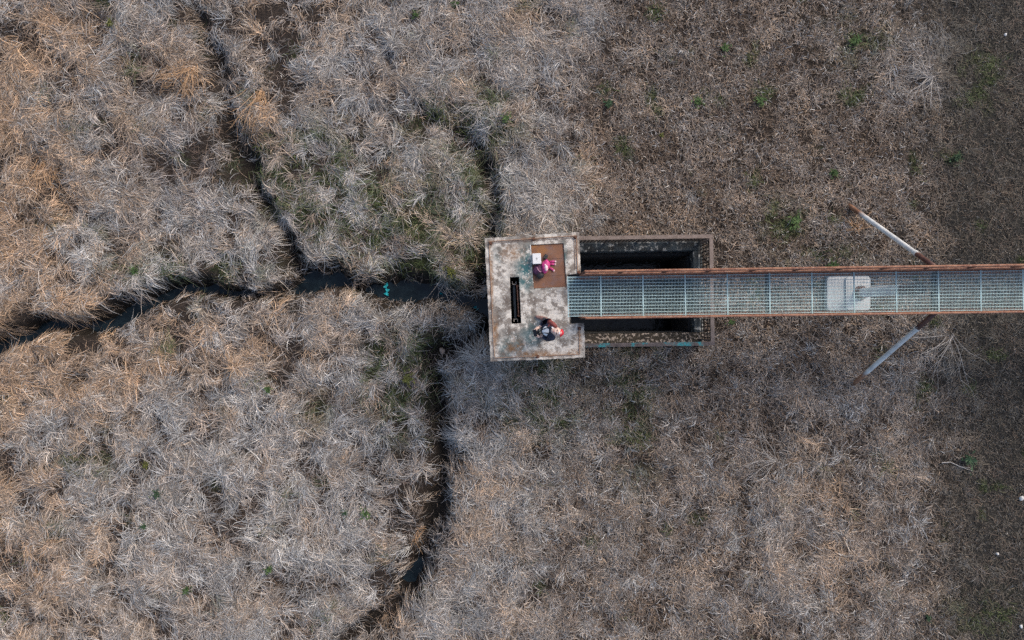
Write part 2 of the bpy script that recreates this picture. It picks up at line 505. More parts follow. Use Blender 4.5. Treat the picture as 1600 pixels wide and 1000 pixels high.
def zones(x, y):
    px, py = topx(x, y)
    n1 = fbm(x, y, 0.35, 5, 4); n2 = fbm(x, y, 0.8, 9, 4); n3 = fbm(x, y, 1.7, 13, 3)
    z = {}
    # length of the grass: long marsh straw on the left, cropped turf on the right
    right = sstep(760, 900, px + 70 * n1 + 0.25 * np.maximum(0, 330 - py) * -1 * (px < 1000))
    z['right'] = right
    strip = sstep(1395, 1545, px + 55 * n2 + 40 * n3 - 0.05 * (py - 700) * (py < 600))
    z['strip'] = strip
    low = sstep(520, 620, py + 40 * n1)
    lng = (1 - right) + right * (0.22 + 0.33 * low * (1 - strip)) + 0.6 * gauss(px, py, 1440, 90, 80, 75) + 1.0 * gauss(px, py, 852, 300, 80, 75) \
        + 0.35 * gauss(px, py, 1460, 550, 110, 60) + .3 * gauss(px, py, 1270, 850, 110, 140)
    lng = lng * (1 - 0.55 * gauss(px, py, 440, 25, 120, 60)) * (1 - 0.3 * gauss(px, py, 380, 520, 220, 60))
    z['len'] = np.clip(lng, 0.12, 1.1)
    # warm straw
    o = 0.75 * gauss(px, py, 20, 330, 130, 150) + 0.8 * gauss(px, py, 60, 570, 190, 70) + 0.6 * gauss(px, py, 280, 140, 55, 60) + .5 * gauss(px, py, 400, 180, 40, 50) \
        + 0.5 * gauss(px, py, 100, 60, 90, 60) + .45 * gauss(px, py, 360, 520, 220, 70) + .35 * gauss(px, py, 930, 260, 35, 40) + .3 * gauss(px, py, 60, 870, 120, 90) \
        + .4 * gauss(px, py, 1290, 850, 70, 130) + .4 * gauss(px, py, 755, 770, 50, 90) + .35 * gauss(px, py, 1010, 350, 120, 50) + .3 * gauss(px, py, 430, 40, 120, 50) \
        + .35 * gauss(px, py, 640, 210, 60, 90) + 0.32 * (1 - sstep(0, 260, px))
    z['orange'] = np.clip(1.15 * o + 0.6 * fbm(x, y, .85, 91, 4, .55) - 0.02, 0, 1)
    g = 0.5 * gauss(px, py, 420, 800, 330, 200) + .5 * gauss(px, py, 150, 400, 120, 70) + .4 * gauss(px, py, 560, 270, 120, 90) + .9 * gauss(px, py, 850, 318, 70, 45) \
        + .35 * gauss(px, py, 880, 690, 130, 110) + .3 * gauss(px, py, 310, 380, 120, 60) + .3 * gauss(px, py, 1450, 100, 90, 80)
    z['grey'] = np.clip(g + 0.5 * n1 + 0.25 + 0.4 * n3, 0, 1)
    dk = 0.7 * gauss(px, py, 125, 20, 50, 30) + .95 * gauss(px, py, 330, 225, 80, 80) + .75 * gauss(px, py, 360, 835, 50, 40) + .6 * gauss(px, py, 640, 790, 60, 120) + .45 * gauss(px, py, 700, 150, 80, 60) \
        + .5 * gauss(px, py, 480, 310, 50, 60) + .7 * gauss(px, py, 620, 400, 140, 40) + .55 * gauss(px, py, 1120, 660, 90, 100) + .55 * gauss(px, py, 930, 200, 120, 90) \
        + .35 * gauss(px, py, 1260, 200, 40, 40) + .4 * gauss(px, py, 230, 110, 45, 35) + .5 * gauss(px, py, 105, 850, 40, 25) + .3 * gauss(px, py, 300, 300, 70, 40) + .4 * gauss(px, py, 800, 640, 60, 50)
    n5 = fbm(x, y, 1.25, 17, 4, .6)
    z['patch'] = fbm(x, y, .85, 91, 4, .55)
    z['dark'] = np.clip(dk * (.75 + 1.3 * n5) + 1.0 * np.clip(n2 + .3 * n5, 0, 1) * (0.55 + 0.75 * right) + .2 * n3, 0, 1)
    dk = dk + .7 * gauss(px, py, 690, 195, 70, 40) + .6 * gauss(px, py, 752, 250, 40, 50) + .5 * gauss(px, py, 700, 410, 80, 40) + .6 * gauss(px, py, 1020, 620, 220, 80) + .35 * gauss(px, py, 1080, 260, 200, 130) + .4 * gauss(px, py, 640, 530, 60, 30) + .4 * gauss(px, py, 520, 430, 200, 22) + .35 * gauss(px, py, 800, 600, 80, 50) + .3 * gauss(px, py, 900, 110, 90, 60)
    gr = .45 * gauss(px, py, 840, 620, 60, 70) + .4 * gauss(px, py, 600, 330, 120, 60) + .7 * gauss(px, py, 500, 280, 70, 70) + .8 * gauss(px, py, 690, 395, 90, 50) + .35 * gauss(px, py, 300, 420, 130, 30) + .8 * gauss(px, py, 630, 620, 50, 60) + .8 * gauss(px, py, 725, 190, 75, 45) + .5 * gauss(px, py, 745, 300, 40, 60) + .4 * gauss(px, py, 640, 545, 60, 30) + .35 * gauss(px, py, 400, 250, 60, 50) + .5 * gauss(px, py, 1220, 345, 40, 30) \
        + .4 * gauss(px, py, 1290, 410, 60, 25) + .35 * gauss(px, py, 1530, 130, 40, 50) + .3 * gauss(px, py, 1540, 960, 60, 40) + .25 * gauss(px, py, 1340, 60, 60, 50) + .35 * gauss(px, py, 620, 560, 40, 20) \
        + .35 * gauss(px, py, 990, 640, 40, 120) + .4 * gauss(px, py, 480, 640, 30, 30) + .35 * gauss(px, py, 130, 720, 60, 20)
    n4 = fbm(x, y, 1.9, 27, 4, .6)
    z['green'] = np.clip(2.6 * gr * sstep(-.16, .22, n4) + 0.9 * sstep(.36, .5, fbm(x, y, 1.1, 83, 3)), 0, 1)
    return z

def tus_of(x, y):
    px, py = topx(x, y)
    return fbm(x, y, 0.95, 21, 4, 0.55) + .6 * gauss(px, py, 852, 312, 62, 46)

def height_of(x, y):
    px, py = topx(x, y)
    carve, core, near = ditch_field(x, y)
    z = zones(x, y)
    lng = np.clip(z['len'], 0, 1)
    tus = tus_of(x, y)
    h = 0.10 * fbm(x, y, 0.18, 2, 3) + lng * (0.24 * tus + 0.06) + (1 - lng) * 0.05 * fbm(x, y, 1.3, 31, 3)
    inframe = 1 - sstep(16, 30, np.maximum(np.abs(x), np.abs(y)))
    h = h * (0.3 + 0.7 * inframe)
    # the ground by the basin and footing is level
    lx, ly = basin_local(x, y)
    dbx = np.maximum(np.maximum(1.6 - lx, lx - 5.35), np.maximum(-0.78 - ly, ly - 2.26))
    flat = sstep(0.0, 0.7, dbx)
    h = h * flat - 0.03 * (1 - flat)
    h = h - carve * (0.35 + 0.65 * sstep(-0.1, .5, dbx)) * (1 - sstep(17, 24, np.maximum(np.abs(x), np.abs(y))))
    # inside of the basin
    pit = (lx > 1.3) & (lx < 5.16) & (ly > -0.52) & (ly < 1.98)
    h = np.where(pit, -3.4, h)
    # under the tower
    tw = (x > -0.5) & (x < 1.6) & (y > -0.75) & (y < 1.8)
    h = np.where(tw, np.minimum(h, -1.2), h)
    return h, carve, core, near, z

# ------------------------------------------------------------------ ground
XS = np.concatenate([[-600, -300, -150, -80, -45, -30, -24], np.arange(-20, 20.01, 0.105), [24, 30, 45, 80, 150, 300, 600]])
YS = np.concatenate([[-600, -300, -150, -80, -45, -28, -18], np.arange(-13.6, 13.61, 0.105), [18, 28, 45, 80, 150, 300, 600]])
GX, GY = np.meshgrid(XS, YS)
gh, gcarve, gcore, gnear, gz = height_of(GX, GY)
nx, ny = len(XS), len(YS)
idx = np.arange(nx * ny).reshape(ny, nx)
quads = np.stack([idx[:-1, :-1], idx[:-1, 1:], idx[1:, 1:], idx[1:, :-1]], -1).reshape(-1, 4)
def np_mesh(name, verts, faces_flat, sizes, mat, tint=None, smooth=False):
    me = bpy.data.meshes.new(name)
    me.vertices.add(len(verts)); me.vertices.foreach_set('co', verts.astype(np.float32).ravel())
    me.loops.add(len(faces_flat)); me.loops.foreach_set('vertex_index', faces_flat.astype(np.int32))
    me.polygons.add(len(sizes))
    starts = np.concatenate([[0], np.cumsum(sizes)[:-1]])
    me.polygons.foreach_set('loop_start', starts.astype(np.int32))
    me.polygons.foreach_set('loop_total', sizes.astype(np.int32))
    if tint is not None:
        ca = me.color_attributes.new('tint', 'FLOAT_COLOR', 'POINT')
        ca.data.foreach_set('color', np.concatenate([tint, np.ones((len(tint), 1))], 1).astype(np.float32).ravel())
    if smooth: me.polygons.foreach_set('use_smooth', np.ones(len(sizes), dtype=bool))
    me.materials.append(mat)
    me.update(calc_edges=True)
    me.validate()
    o = bpy.data.objects.new(name, me)
    COL.objects.link(o)
    return o
def lerp(a, b, t): return a + (b - a) * t[..., None]
soil = np.array([0.055, 0.042, 0.034]) * np.ones(GX.shape + (1,))
soil = lerp(soil, np.array([0.056, 0.043, 0.034]), np.clip(gz['right'] * .9, 0, 1))
soil = lerp(soil, np.array([0.050, 0.047, 0.042]), gz['strip'])
soil = lerp(soil, np.array([0.034, 0.046, 0.017]), np.clip(gz['green'], 0, 1) * 0.9)
soil = lerp(soil, np.array([0.034, 0.028, 0.022]), gnear)
soil = lerp(soil, np.array([0.022, 0.019, 0.017]), np.clip(gcore, 0, 1))
pxg, pyg = topx(GX, GY)
bare = np.clip(gauss(pxg, pyg, 632, 800, 48, 130) + gauss(pxg, pyg, 600, 930, 60, 40) + .6 * gauss(pxg, pyg, 712, 545, 40, 14), 0, 1) * (1 - gcore)
soil = lerp(soil, np.array([0.045, 0.033, 0.025]), bare)
ground = np_mesh('ground', np.stack([GX, GY, gh], -1).reshape(-1, 3), quads.ravel(), np.full(len(quads), 4), ground_material(), soil.reshape(-1, 3), True)
tag(ground, 'dead marsh ground cut by dark wet gullies', 'ground', kind='structure')

_inner = (XS >= -20.01) & (XS <= 20.01)
_innery = (YS >= -13.61) & (YS <= 13.61)
HG = gh[np.ix_(_innery, _inner)]; X0, Y0, DX = XS[_inner][0], YS[_innery][0], 0.105
def sample_h(x, y):
    fx = np.clip((x - X0) / DX, 0, HG.shape[1] - 1.001); fy = np.clip((y - Y0) / DX, 0, HG.shape[0] - 1.001)
    ix = fx.astype(int); iy = fy.astype(int); u = fx - ix; v = fy - iy
    return (HG[iy, ix] * (1 - u) + HG[iy, ix + 1] * u) * (1 - v) + (HG[iy + 1, ix] * (1 - u) + HG[iy + 1, ix + 1] * u) * v

# ------------------------------------------------------------------ water in the stream
WZ = -0.64
def ribbon(pts, z, half, name, mat, label):
    ps = [P(a, b, 0).xy for a, b in pts]
    vs, fs = [], []
    for i, p in enumerate(ps):
        t = (ps[min(i + 1, len(ps) - 1)] - ps[max(i - 1, 0)]).normalized()
        n = Vector((-t.y, t.x))
        for s in (-1, 1):
            q = p + n * s * half
            vs.append((q.x, q.y, z))
    for i in range(len(ps) - 1):
        fs.append((2 * i, 2 * i + 2, 2 * i + 3, 2 * i + 1))
    o = MB().add(vs, fs).build(name, mat)
    return tag(o, label, 'water', kind='structure')
WATER = water_material('dark_stream_water', (0.008, 0.014, 0.017))
ribbon([(a, b) for a, b, _, _ in DITCH['stream']], WZ, 0.95, 'stream_water', WATER, 'narrow dark stream winding through the marsh to the concrete tower')
ribbon([(654, 885), (646, 905), (632, 928)], -0.70, 0.30, 'gully_water', WATER, 'thin dark trickle at the bottom of the lower gully')

# ------------------------------------------------------------------ basin below the walkway
DECK = 3.3
BZ = 0.06
basin = thing('concrete_basin', (3.4, 0.72, BZ), 'open concrete basin with dark water below the grating walkway', 'basin')
rotB = Matrix.Rotation(BR, 3, 'Z')
def BL(x, y, z): return rotB @ Vector((x, y, z))
def bbox(x0, x1, y0, y1, z0, z1, name, mat, parent, bevel=0.012):
    m = MB(); m.box(BL((x0 + x1) / 2, (y0 + y1) / 2, (z0 + z1) / 2), (x1 - x0, y1 - y0, z1 - z0), rotB)
    return m.build(name, mat, parent, bevel)
bbox(1.62, 5.30, 1.86, 2.17, -3.3, BZ, 'side_wall', M['wall_blue'], basin)['label'] = 'wall with blue grey algae and white lichen'
bbox(1.62, 5.30, -0.74, -0.42, -3.3, BZ, 'side_wall', M['wall_moss'], basin)['label'] = 'wall covered in pale lichen spots'
bbox(5.05, 5.30, -0.417, 1.857, -3.3, BZ - 0.004, 'end_wall', M['wall_blue'], basin)
bbox(1.64, 5.047, 1.76, 1.857, -3.3, -0.35, 'ledge', M['wall_inner'], basin)
bbox(1.64, 5.047, -0.417, -0.385, -3.3, -0.25, 'ledge', M['wall_inner'], basin)
bbox(4.97, 5.047, -0.38, 1.75, -3.3, -0.3, 'ledge', M['wall_inner'], basin)
pw = MB(); pw.add([BL(1.5, -0.5, -2.3), BL(5.1, -0.5, -2.3), BL(5.1, 1.9, -2.3), BL(1.5, 1.9, -2.3)], [(0, 1, 2, 3)])
tag(pw.build('basin_water', water_material('black_basin_water', (0.006, 0.007, 0.007))), 'black still water at the bottom of the basin', 'water', kind='structure')

rail = thing('basin_railing', (3.4, 0.72, BZ), 'brown steel railing of thin bars around three sides of the basin', 'railing')
RT = 1.16
yT, yB, xR = 2.115, -0.69, 5.235
def rpart(m, name, mat, **k): return m.build(name, mat, rail, **k)
for (a, b, mat, lab) in ((BL(1.72, yT, RT), BL(xR + .05, yT, RT), M['rail_brown'], None), (BL(xR, yT - .052, RT), BL(xR, yB + .052, RT), M['rail_brown'], None),
                         (BL(1.88, yB, RT), BL(xR + .05, yB, RT), M['rail_teal'], 'top rail with flaking turquoise paint')):
    m = MB(); m.bar(a, b, 0.10, 0.012)
    d = (b - a).normalized(); n = Vector((-d.y, d.x, 0))
    side = n if (n.dot((a + b) / 2 - Vector((3.4, .7, 0))) > 0) else -n
    m.bar(a + side * 0.044 - Vector((0, 0, 0.035)), b + side * 0.044 - Vector((0, 0, 0.035)), 0.01, 0.058)
    o = rpart(m, 'top_rail', mat)
    if lab: o['label'] = lab
    for z in (0.36, 0.66, 0.92):
        m = MB(); m.bar(Vector((a.x, a.y, BZ + z - .03)), Vector((b.x, b.y, BZ + z - .03)), 0.020, 0.040)
        rpart(m, 'mid_rail', M['bar_dark'])
    m = MB(); m.bar(Vector((a.x, a.y, BZ + .07)), Vector((b.x, b.y, BZ + .07)), 0.014, 0.03)
    rpart(m, 'bottom_rail', M['bar_dark'])
    L = (b - a).length; k = int(L / 0.095)
    base = MB(); base.box((0, 0, 0), (0.022, 0.022, RT - BZ - 0.08))
    first = None
    for i in range(1, k):
        p = a + (b - a) * (i / k)
        if first is None:
            first = base.build('baluster', M['bar_dark'], rail, origin=True)
            q = first
        else:
            q = first.copy(); COL.objects.link(q); q.parent = rail
        q.location = Vector((p.x, p.y, (RT + BZ) / 2 + 0.02)) - rail.location
    for i in range(5 if L > 3 else 4):
        p = a + (b - a) * min(max(i / (4 if L > 3 else 3), 0.01), 0.99)
        m = MB(); m.box((p.x, p.y, (RT + BZ) / 2 - .004), (0.045, 0.045, RT - BZ - .014))
        rpart(m, 'post', M['rail_brown'])

# ------------------------------------------------------------------ tower with the working platform
plat = thing('intake_tower', (0.6, 0.5, 0), 'square concrete tower whose stained platform has a hatch and a slot', 'tower')
S = lambda px, py: P(px, py, DECK).xy
outer_px = [(757, 372), (905, 362.5), (907.5, 427), (886.5, 429), (890, 506), (912.5, 505), (914.5, 559), (766.5, 565)]
hatch_px = [(829.5, 382.5), (880.5, 380), (885.5, 448), (834, 451)]
slot_px = [(796.5, 433), (811, 432.5), (814.5, 505), (799.5, 506)]
# ragged edge of the slab
def ragged(poly, step=0.07, amp=0.008):
    out = []
    for a, b in zip(poly, poly[1:] + poly[:1]):
        a, b = Vector(a), Vector(b); d = b - a; n = max(1, int(d.length / step)); nn = Vector((-d.y, d.x)).normalized()
        for i in range(n):
            q = a + d * (i / n)
            out.append(tuple(q + nn * random.uniform(-amp, amp)))
    return out
slab = poly_prism(ragged([tuple(S(*p)) for p in outer_px]), [[tuple(S(*p)) for p in hatch_px], [tuple(S(*p)) for p in slot_px]], DECK - 0.26, DECK, 'platform_slab', M['concrete'], plat)
bv = slab.modifiers.new('bevel', 'BEVEL'); bv.width = 0.012; bv.segments = 2; bv.limit_method = 'ANGLE'; bv.angle_limit = R(50)
# shaft walls under the slab
c0 = P(836, 463, DECK); th = R(2.7)
rotT = Matrix.Rotation(th, 3, 'Z')
hw, hh = 0.86, 1.28
for (cx, cy, sx, sy) in ((-hw, 0, .24, 2 * hh + .24), (hw - .16, 0, .24, 2 * hh + .24), (-.08, hh, 1.312, .24), (-.08, -hh, 1.312, .24)):
    m = MB(); q = rotT @ Vector((cx, cy, 0)); m.box((c0.x + q.x, c0.y + q.y, (DECK - .26 - 2.6) / 2 + .0), (sx, sy, DECK - .26 + 2.6), rotT)
    m.build('shaft_wall', M['shaft'], plat)
# rusty steel rim bars a hand's width inside the edge
rim_px = [((763, 377.5), (900, 368.5)), ((900.5, 370), (902.5, 424)), ((764, 379), (772.5, 558)), ((773, 559.5), (906, 553.5)), ((905.5, 552), (904.5, 511))]
for a, b in rim_px:
    m = MB(); m.bar(P(*a, DECK + 0.010), P(*b, DECK + 0.010), 0.020, 0.022)
    m.build('rim_bar', M['rim'], plat, 0.003)
for a, b in (((767, 380), (897, 371.5)), ((897, 373), (898.5, 420))):
    m = MB(); m.bar(P(*a, DECK + 0.005), P(*b, DECK + 0.005), 0.014, 0.012)
    m.build('rim_bar', M['rail_brown'], plat)
# cut-off railing posts
for (px, py) in ((833.5, 373.5), (899, 371), (904, 426), (905, 513), (840, 557), (766, 380)):
    p = P(px, py, DECK)
    m = MB(); m.box((p.x, p.y, DECK + 0.006), (0.075, 0.075, 0.012), rotT); m.tube([(p.x, p.y, DECK + .012), (p.x, p.y, DECK + .07)], 0.024, 8)
    m.build('post_stub', M['rust_dark'], plat)
# hatch: frame ledge, plate and a stiff pale edge
HC = DECK - 0.035
hv = [S(*p) for p in hatch_px]
cen = sum(hv, Vector((0, 0))) / 4
ins = [cen + (p - cen) * 0.985 for p in hv]
hp = poly_prism([tuple(p) for p in ins], [], HC - 0.02, HC, 'hatch_cover', M['hatch'], plat)
for k in (0.33, 0.72):
    a = ins[0].lerp(ins[3], k); b = ins[1].lerp(ins[2], k)
    m = MB(); m.bar((a.x + .05, a.y, HC + .003), (b.x - .03, b.y, HC + .003), 0.012, 0.006)
    m.build('stiffener', M['hatch'], hp)
a, b = hv[0], hv[0].lerp(hv[3], 0.42)
m = MB(); m.bar((a.x - .012, a.y, DECK + .006), (b.x - .012, b.y, DECK + .006), 0.022, 0.012)
m.build('hatch_edge', plain('flaked_white_paint', (0.55, 0.54, 0.51)), plat)
# inside the slot: gate guide, lifting pipe and two square brackets
sl = lambda u, v, z: (lambda q: Vector((q.x, q.y, z)))((S(*slot_px[0]).lerp(S(*slot_px[1]), u)).lerp(S(*slot_px[3]).lerp(S(*slot_px[2]), u), v))
m = MB(); m.bar(sl(.42, .14, DECK - .30), sl(.42, .88, DECK - .30), 0.055, 0.05); m.build('gate_guide', M['grey_blue_steel'], plat, .004)
m = MB(); m.tube([sl(.76, .17, DECK - .2), sl(.78, .5, DECK - .2), sl(.78, .86, DECK - .2)], 0.016, 8); m.build('lifting_pipe', M['rust'], plat)
for v in (.18, .84):
    m = MB(); p = sl(.8, v, DECK - .18); m.tube([p + Vector((-.035, .02, 0)), p + Vector((.03, -.012, 0.0))], 0.012, 6)
    m.build('pipe_clamp', M['rust'], plat)
for v, s in ((.12, -1), (.93, 1)):
    m = MB(); c = sl(.45, v, DECK - .2); w = .042
    for (dx, dy, lx, ly) in ((-w, 0, .013, .07), (w, 0, .013, .07), (0, -s * -.03, .097, .013)):
        m.box(c + Vector((dx, dy, 0)), (lx, ly, .03))
    m.build('square_bracket', plain('pale_bracket', (.42, .38, .34)), plat)

# ------------------------------------------------------------------ walkway
WA, WB = P(887, 463.6, DECK), P(1600, 453.2, DECK)
wd = (WB - WA).normalized(); wn_ = Vector((-wd.y, wd.x, 0))
WW = 0.937
walk = thing('steel_walkway', (WA.x, WA.y, 0), 'long straight grating walkway with rusty side girders leading to the concrete tower', 'walkway')
def wp(s, t, z): return Vector((WA.x, WA.y, 0)) + wd * s + wn_ * t + Vector((0, 0, z))
pitch = 66.0 * (CZ - DECK) / FPX
s0 = (939 - 887) * (CZ - DECK) / FPX
LENG = s0 + pitch * 17
rotW = Matrix((wd, wn_, Vector((0, 0, 1)))).transposed()
def panel_mesh(L):
    m = MB(); g = 0.004
    nb = max(2, round(L / 0.0335))
    for i in range(nb):
        x = (i + .5) * L / nb
        m.box((x, 0, -0.010), (0.0050, WW - .02, 0.008))
    nc = 13
    for j in range(nc):
        y = -WW / 2 + .02 + (WW - .04) * j / (nc - 1)
        m.box((L / 2, y, -0.004), (L - 2 * g - .012, 0.0120, 0.008))
    m2 = MB(); m2.box((0, 0, -.009), (0.014, WW, 0.022))
    return m, m2
proto = None
starts = [(0.0, s0)] + [(s0 + pitch * k, pitch) for k in range(17)]
for k, (s, L) in enumerate(starts):
    if k == 0 or proto is None:
        a, b = panel_mesh(L)
        o = a.build('grating_panel', M['galv'], walk, origin=True)
        ends = []
        for ex in (.009, L - .009):
            e = b.build('end_bar', M['galv'], o, origin=True); e.location = (ex, 0, 0); ends.append(e)
        if k: proto = (o, ends)
    else:
        o = proto[0].copy(); COL.objects.link(o); o.parent = walk
        for e0 in proto[1]:
            e = e0.copy(); COL.objects.link(e); e.parent = o
    o.location = wp(s, 0, DECK + random.uniform(-.003, .003)) - walk.location
    o.rotation_euler = (0, 0, math.atan2(wd.y, wd.x) + random.uniform(-.0015, .0015))
GS = 0.28          # where the girders start
for sgn in (1, -1):
    t = sgn * (WW / 2 + 0.012)
    m = MB()
    m.bar(wp(GS, t, DECK + .07), wp(LENG, t, DECK + .07), 0.010, 0.86)                       # web
    m.bar(wp(GS, t - sgn * .035, DECK - .39), wp(LENG, t - sgn * .035, DECK - .39), 0.08, 0.012)   # lower flange
    m.bar(wp(GS, t - sgn * .02, DECK - .045), wp(LENG, t - sgn * .02, DECK - .045), 0.05, 0.012)  # seat of the grating
    m.bar(wp(GS, t + sgn * .022, DECK + .506), wp(LENG, t + sgn * .022, DECK + .506), 0.03, 0.010)
    m.build('side_girder', M['rust'], walk)
    tr = sgn * (WW / 2 + 0.032)
    m = MB(); m.tube([wp(GS, tr, DECK + 1.12), wp(LENG, tr, DECK + 1.12)], 0.024, 8)
    m.build('handrail', M['rust'], walk)
    m = MB(); m.tube([wp(GS, tr, DECK + .80), wp(LENG, tr, DECK + .80)], 0.013, 6)
    m.build('mid_rail', M['rust_dark'], walk)
    for k in range(-1, 17):
        s = s0 + pitch * (k + .38)
        if s < GS: s = GS + .03
        m = MB(); m.box(wp(s, sgn * (WW / 2 + .036), DECK + .56), (0.07, 0.03, 1.09), rotW)
        m.build('post', M['rust_dark'], walk)
for k in range(0, 18, 4):
    s = s0 + pitch * k
    m = MB(); m.bar(wp(s, -WW / 2 + .01, DECK - .12), wp(s, WW / 2 - .01, DECK - .12), 0.09, 0.12)
    m.build('cross_beam', M['grey_blue_steel'], walk)
# short link to the tower
for sgn in (1, -1):
    m = MB(); m.bar(wp(-.02, sgn * (WW / 2 - .03), DECK - .06), wp(GS, sgn * (WW / 2 - .03), DECK - .06), 0.05, 0.06); m.build('bearing', M['rust_dark'], walk)
# trestle: central column with two raking legs
def leg(a, b, r, name, lo, hi, collar):
    a, b = Vector(a), Vector(b)
    pts = [a.lerp(b, i / 14) for i in range(15)]
    m = MB(); m.tube(pts, r, 16)
    o = m.build(name, leg_material('worn_white_' + name, lo, hi), walk, smooth=False, along=True)
    for p in o.data.polygons: p.use_smooth = len(p.vertices) == 4
    if collar:
        m = MB(); m.tube([a.lerp(b, hi - .006), a.lerp(b, hi + .012)], r * 1.22, 16)
        m.build('collar', plain('white_collar', (.62, .62, .6)), o)
    return o
g1 = P(1326, 321, 0); g2 = P(1333, 600, 0)
h1 = float(sample_h(np.array([g1.x]), np.array([g1.y]))[0]); h2 = float(sample_h(np.array([g2.x]), np.array([g2.y]))[0])
ZT = DECK - .42
leg(P(1325, 320, h1 - .05), P(1462, 418, ZT), 0.060, 'leg', 0.20, 0.80, True)
leg(P(1331, 602, h2 - .05), P(1462, 488, ZT), 0.060, 'leg', 0.20, 0.80, True)
colb = P(1345, 457.5, 0.22)
ZC = DECK - .40
col_top = Vector((colb.x + .05, colb.y, ZC))
leg(colb, col_top, 0.135, 'column', 0.06, 0.72, False)
m = MB(); m.bar(P(1462, 418, ZT + .03), P(1462, 488, ZT + .03), 0.16, 0.14); m.build('cap_beam', M['rust_dark'], walk)
m = MB(); m.tube([colb + Vector((0, 0, -.005)), colb + Vector((0, 0, .03))], 0.2, 20); m.build('base_flange', M['rust_dark'], walk)

foot = thing('concrete_footing', P(1326, 457, 0.0), 'pale concrete footing block under the walkway column seen through the grating', 'footing')
def rounded(x0, x1, y0, y1, r, n=6):
    out = []
    for cx, cy, a0 in ((x1 - r, y1 - r, 0), (x0 + r, y1 - r, 90), (x0 + r, y0 + r, 180), (x1 - r, y0 + r, 270)):
        for i in range(n + 1):
            a = R(a0 + 90 * i / n); out.append((cx + r * math.cos(a), cy + r * math.sin(a)))
    return out
fa = P(1293, 486, 0.16); fb = P(1360, 430, 0.16)
poly_prism(rounded(fa.x, fb.x, fa.y, fb.y, .14), [], -0.5, 0.16, 'base_slab', M['footing_slab'], foot)
fa = P(1322, 485, 0.21); fb = P(1359, 431, 0.21)
poly_prism(rounded(fa.x, fb.x, fa.y, fb.y, .12), [], 0.163, 0.215, 'pedestal', M['footing'], foot)

# ------------------------------------------------------------------ things lying on the hatch
WHITE = plain('white_plastic', (0.74, 0.73, 0.72), 0.45, 0, .04)
HZ = HC
wb = thing('white_case', P(838.5, 404.5, HZ), 'white plastic case with a small grey emblem on the rusty hatch', 'case')
q = P(838.5, 404.5, HZ + .1)
m = MB(); m.box((q.x, q.y, HZ + .075), (0.19, 0.235, 0.15), Matrix.Rotation(.05, 3, 'Z')); m.build('case_body', WHITE, wb, .012)
m = MB(); m.box((q.x, q.y, HZ + .166), (0.196, 0.241, 0.03), Matrix.Rotation(.05, 3, 'Z')); m.build('lid', WHITE, wb, .010)
GREY = plain('grey_print', (0.30, 0.29, 0.28))
m = MB(); m.add([(q.x + .018 * math.cos(a) * k, q.y - .005 + .03 * math.sin(a) * k, HZ + .1825) for k in (1, .55) for a in [2 * math.pi * i / 14 for i in range(14)]],
                [(i, (i + 1) % 14, 14 + (i + 1) % 14, 14 + i) for i in range(14)])
m.add([(q.x - .006, q.y - .012, HZ + .1826), (q.x + .006, q.y - .012, HZ + .1826), (q.x + .004, q.y + .008, HZ + .1826), (q.x - .004, q.y + .008, HZ + .1826)], [(0, 1, 2, 3)])
m.build('emblem', GREY, wb)

def lumpy(seed, amp, fr=14):
    def f(p):
        n = float(pnoise(np.array([p.x * fr]), np.array([p.y * fr + p.z * 9]), seed)[0])
        return p * (1 + amp * n)
    return f
PINK = plain('magenta_nylon', (0.52, 0.045, 0.20), 0.5, 0, .35, 30)
PALE = plain('pale_pink_lining', (0.80, 0.56, 0.58), 0.6, 0, .15, 30)
NAVY = plain('navy_purple_cloth', (0.075, 0.022, 0.06), 0.7, 0, .5, 30)
BLACK = plain('black_cloth', (0.018, 0.018, 0.022), 0.6, 0, .4, 30)
bp = thing('pink_backpack', P(851.5, 417, HZ), 'magenta backpack with loose straps lying on the rusty hatch', 'backpack')
q = P(852, 417, HZ)
rz = Matrix.Rotation(R(-12), 3, 'Z')
m = MB(); m.ellipsoid((q.x, q.y, HZ + .085), (0.095, 0.155, 0.088), rz, 20, 12, fn=lumpy(3, .22, 12)); m.build('bag_body', PINK, bp, smooth=True)
m = MB(); m.ellipsoid((q.x + .012, q.y - .025, HZ + .155), (0.042, 0.085, 0.03), Matrix.Rotation(R(8), 3, 'Z'), 16, 8, fn=lumpy(5, .2, 20)); m.build('front_pocket', PALE, bp, smooth=True)
for (pts, w) in ((((858, 409.5), (863, 408.5), (868, 408.8)), .024), (((858, 412.8), (863, 412.5), (867.5, 413)), .022), (((858.5, 418.5), (862, 420), (865.5, 423)), .024)):
    m = MB(); m.tube([P(*p, HZ + .03) for p in pts], w, 8, flat=.35); o = m.build('strap', PINK, bp, smooth=True)
    e = P(*pts[-1], HZ + .04); m = MB(); m.ellipsoid((e.x, e.y, e.z), (.02, .022, .014), None, 10, 6); m.build('strap_tip', PALE, o, smooth=True)
db = thing('dark_shoulder_bag', P(841.5, 425, HZ), 'dark navy purple bag slumped between the white case and pink backpack', 'bag')
q = P(841, 424, HZ)
m = MB(); m.ellipsoid((q.x, q.y + .02, HZ + .06), (0.12, 0.13, 0.065), Matrix.Rotation(R(18), 3, 'Z'), 20, 10, fn=lumpy(7, .25, 12)); m.build('bag_body', NAVY, db, smooth=True)
q = P(844, 431, HZ); m = MB(); m.ellipsoid((q.x, q.y, HZ + .085), (0.09, 0.07, 0.05), Matrix.Rotation(R(10), 3, 'Z'), 16, 8, fn=lumpy(9, .2, 14)); m.build('flap', BLACK, db, smooth=True)
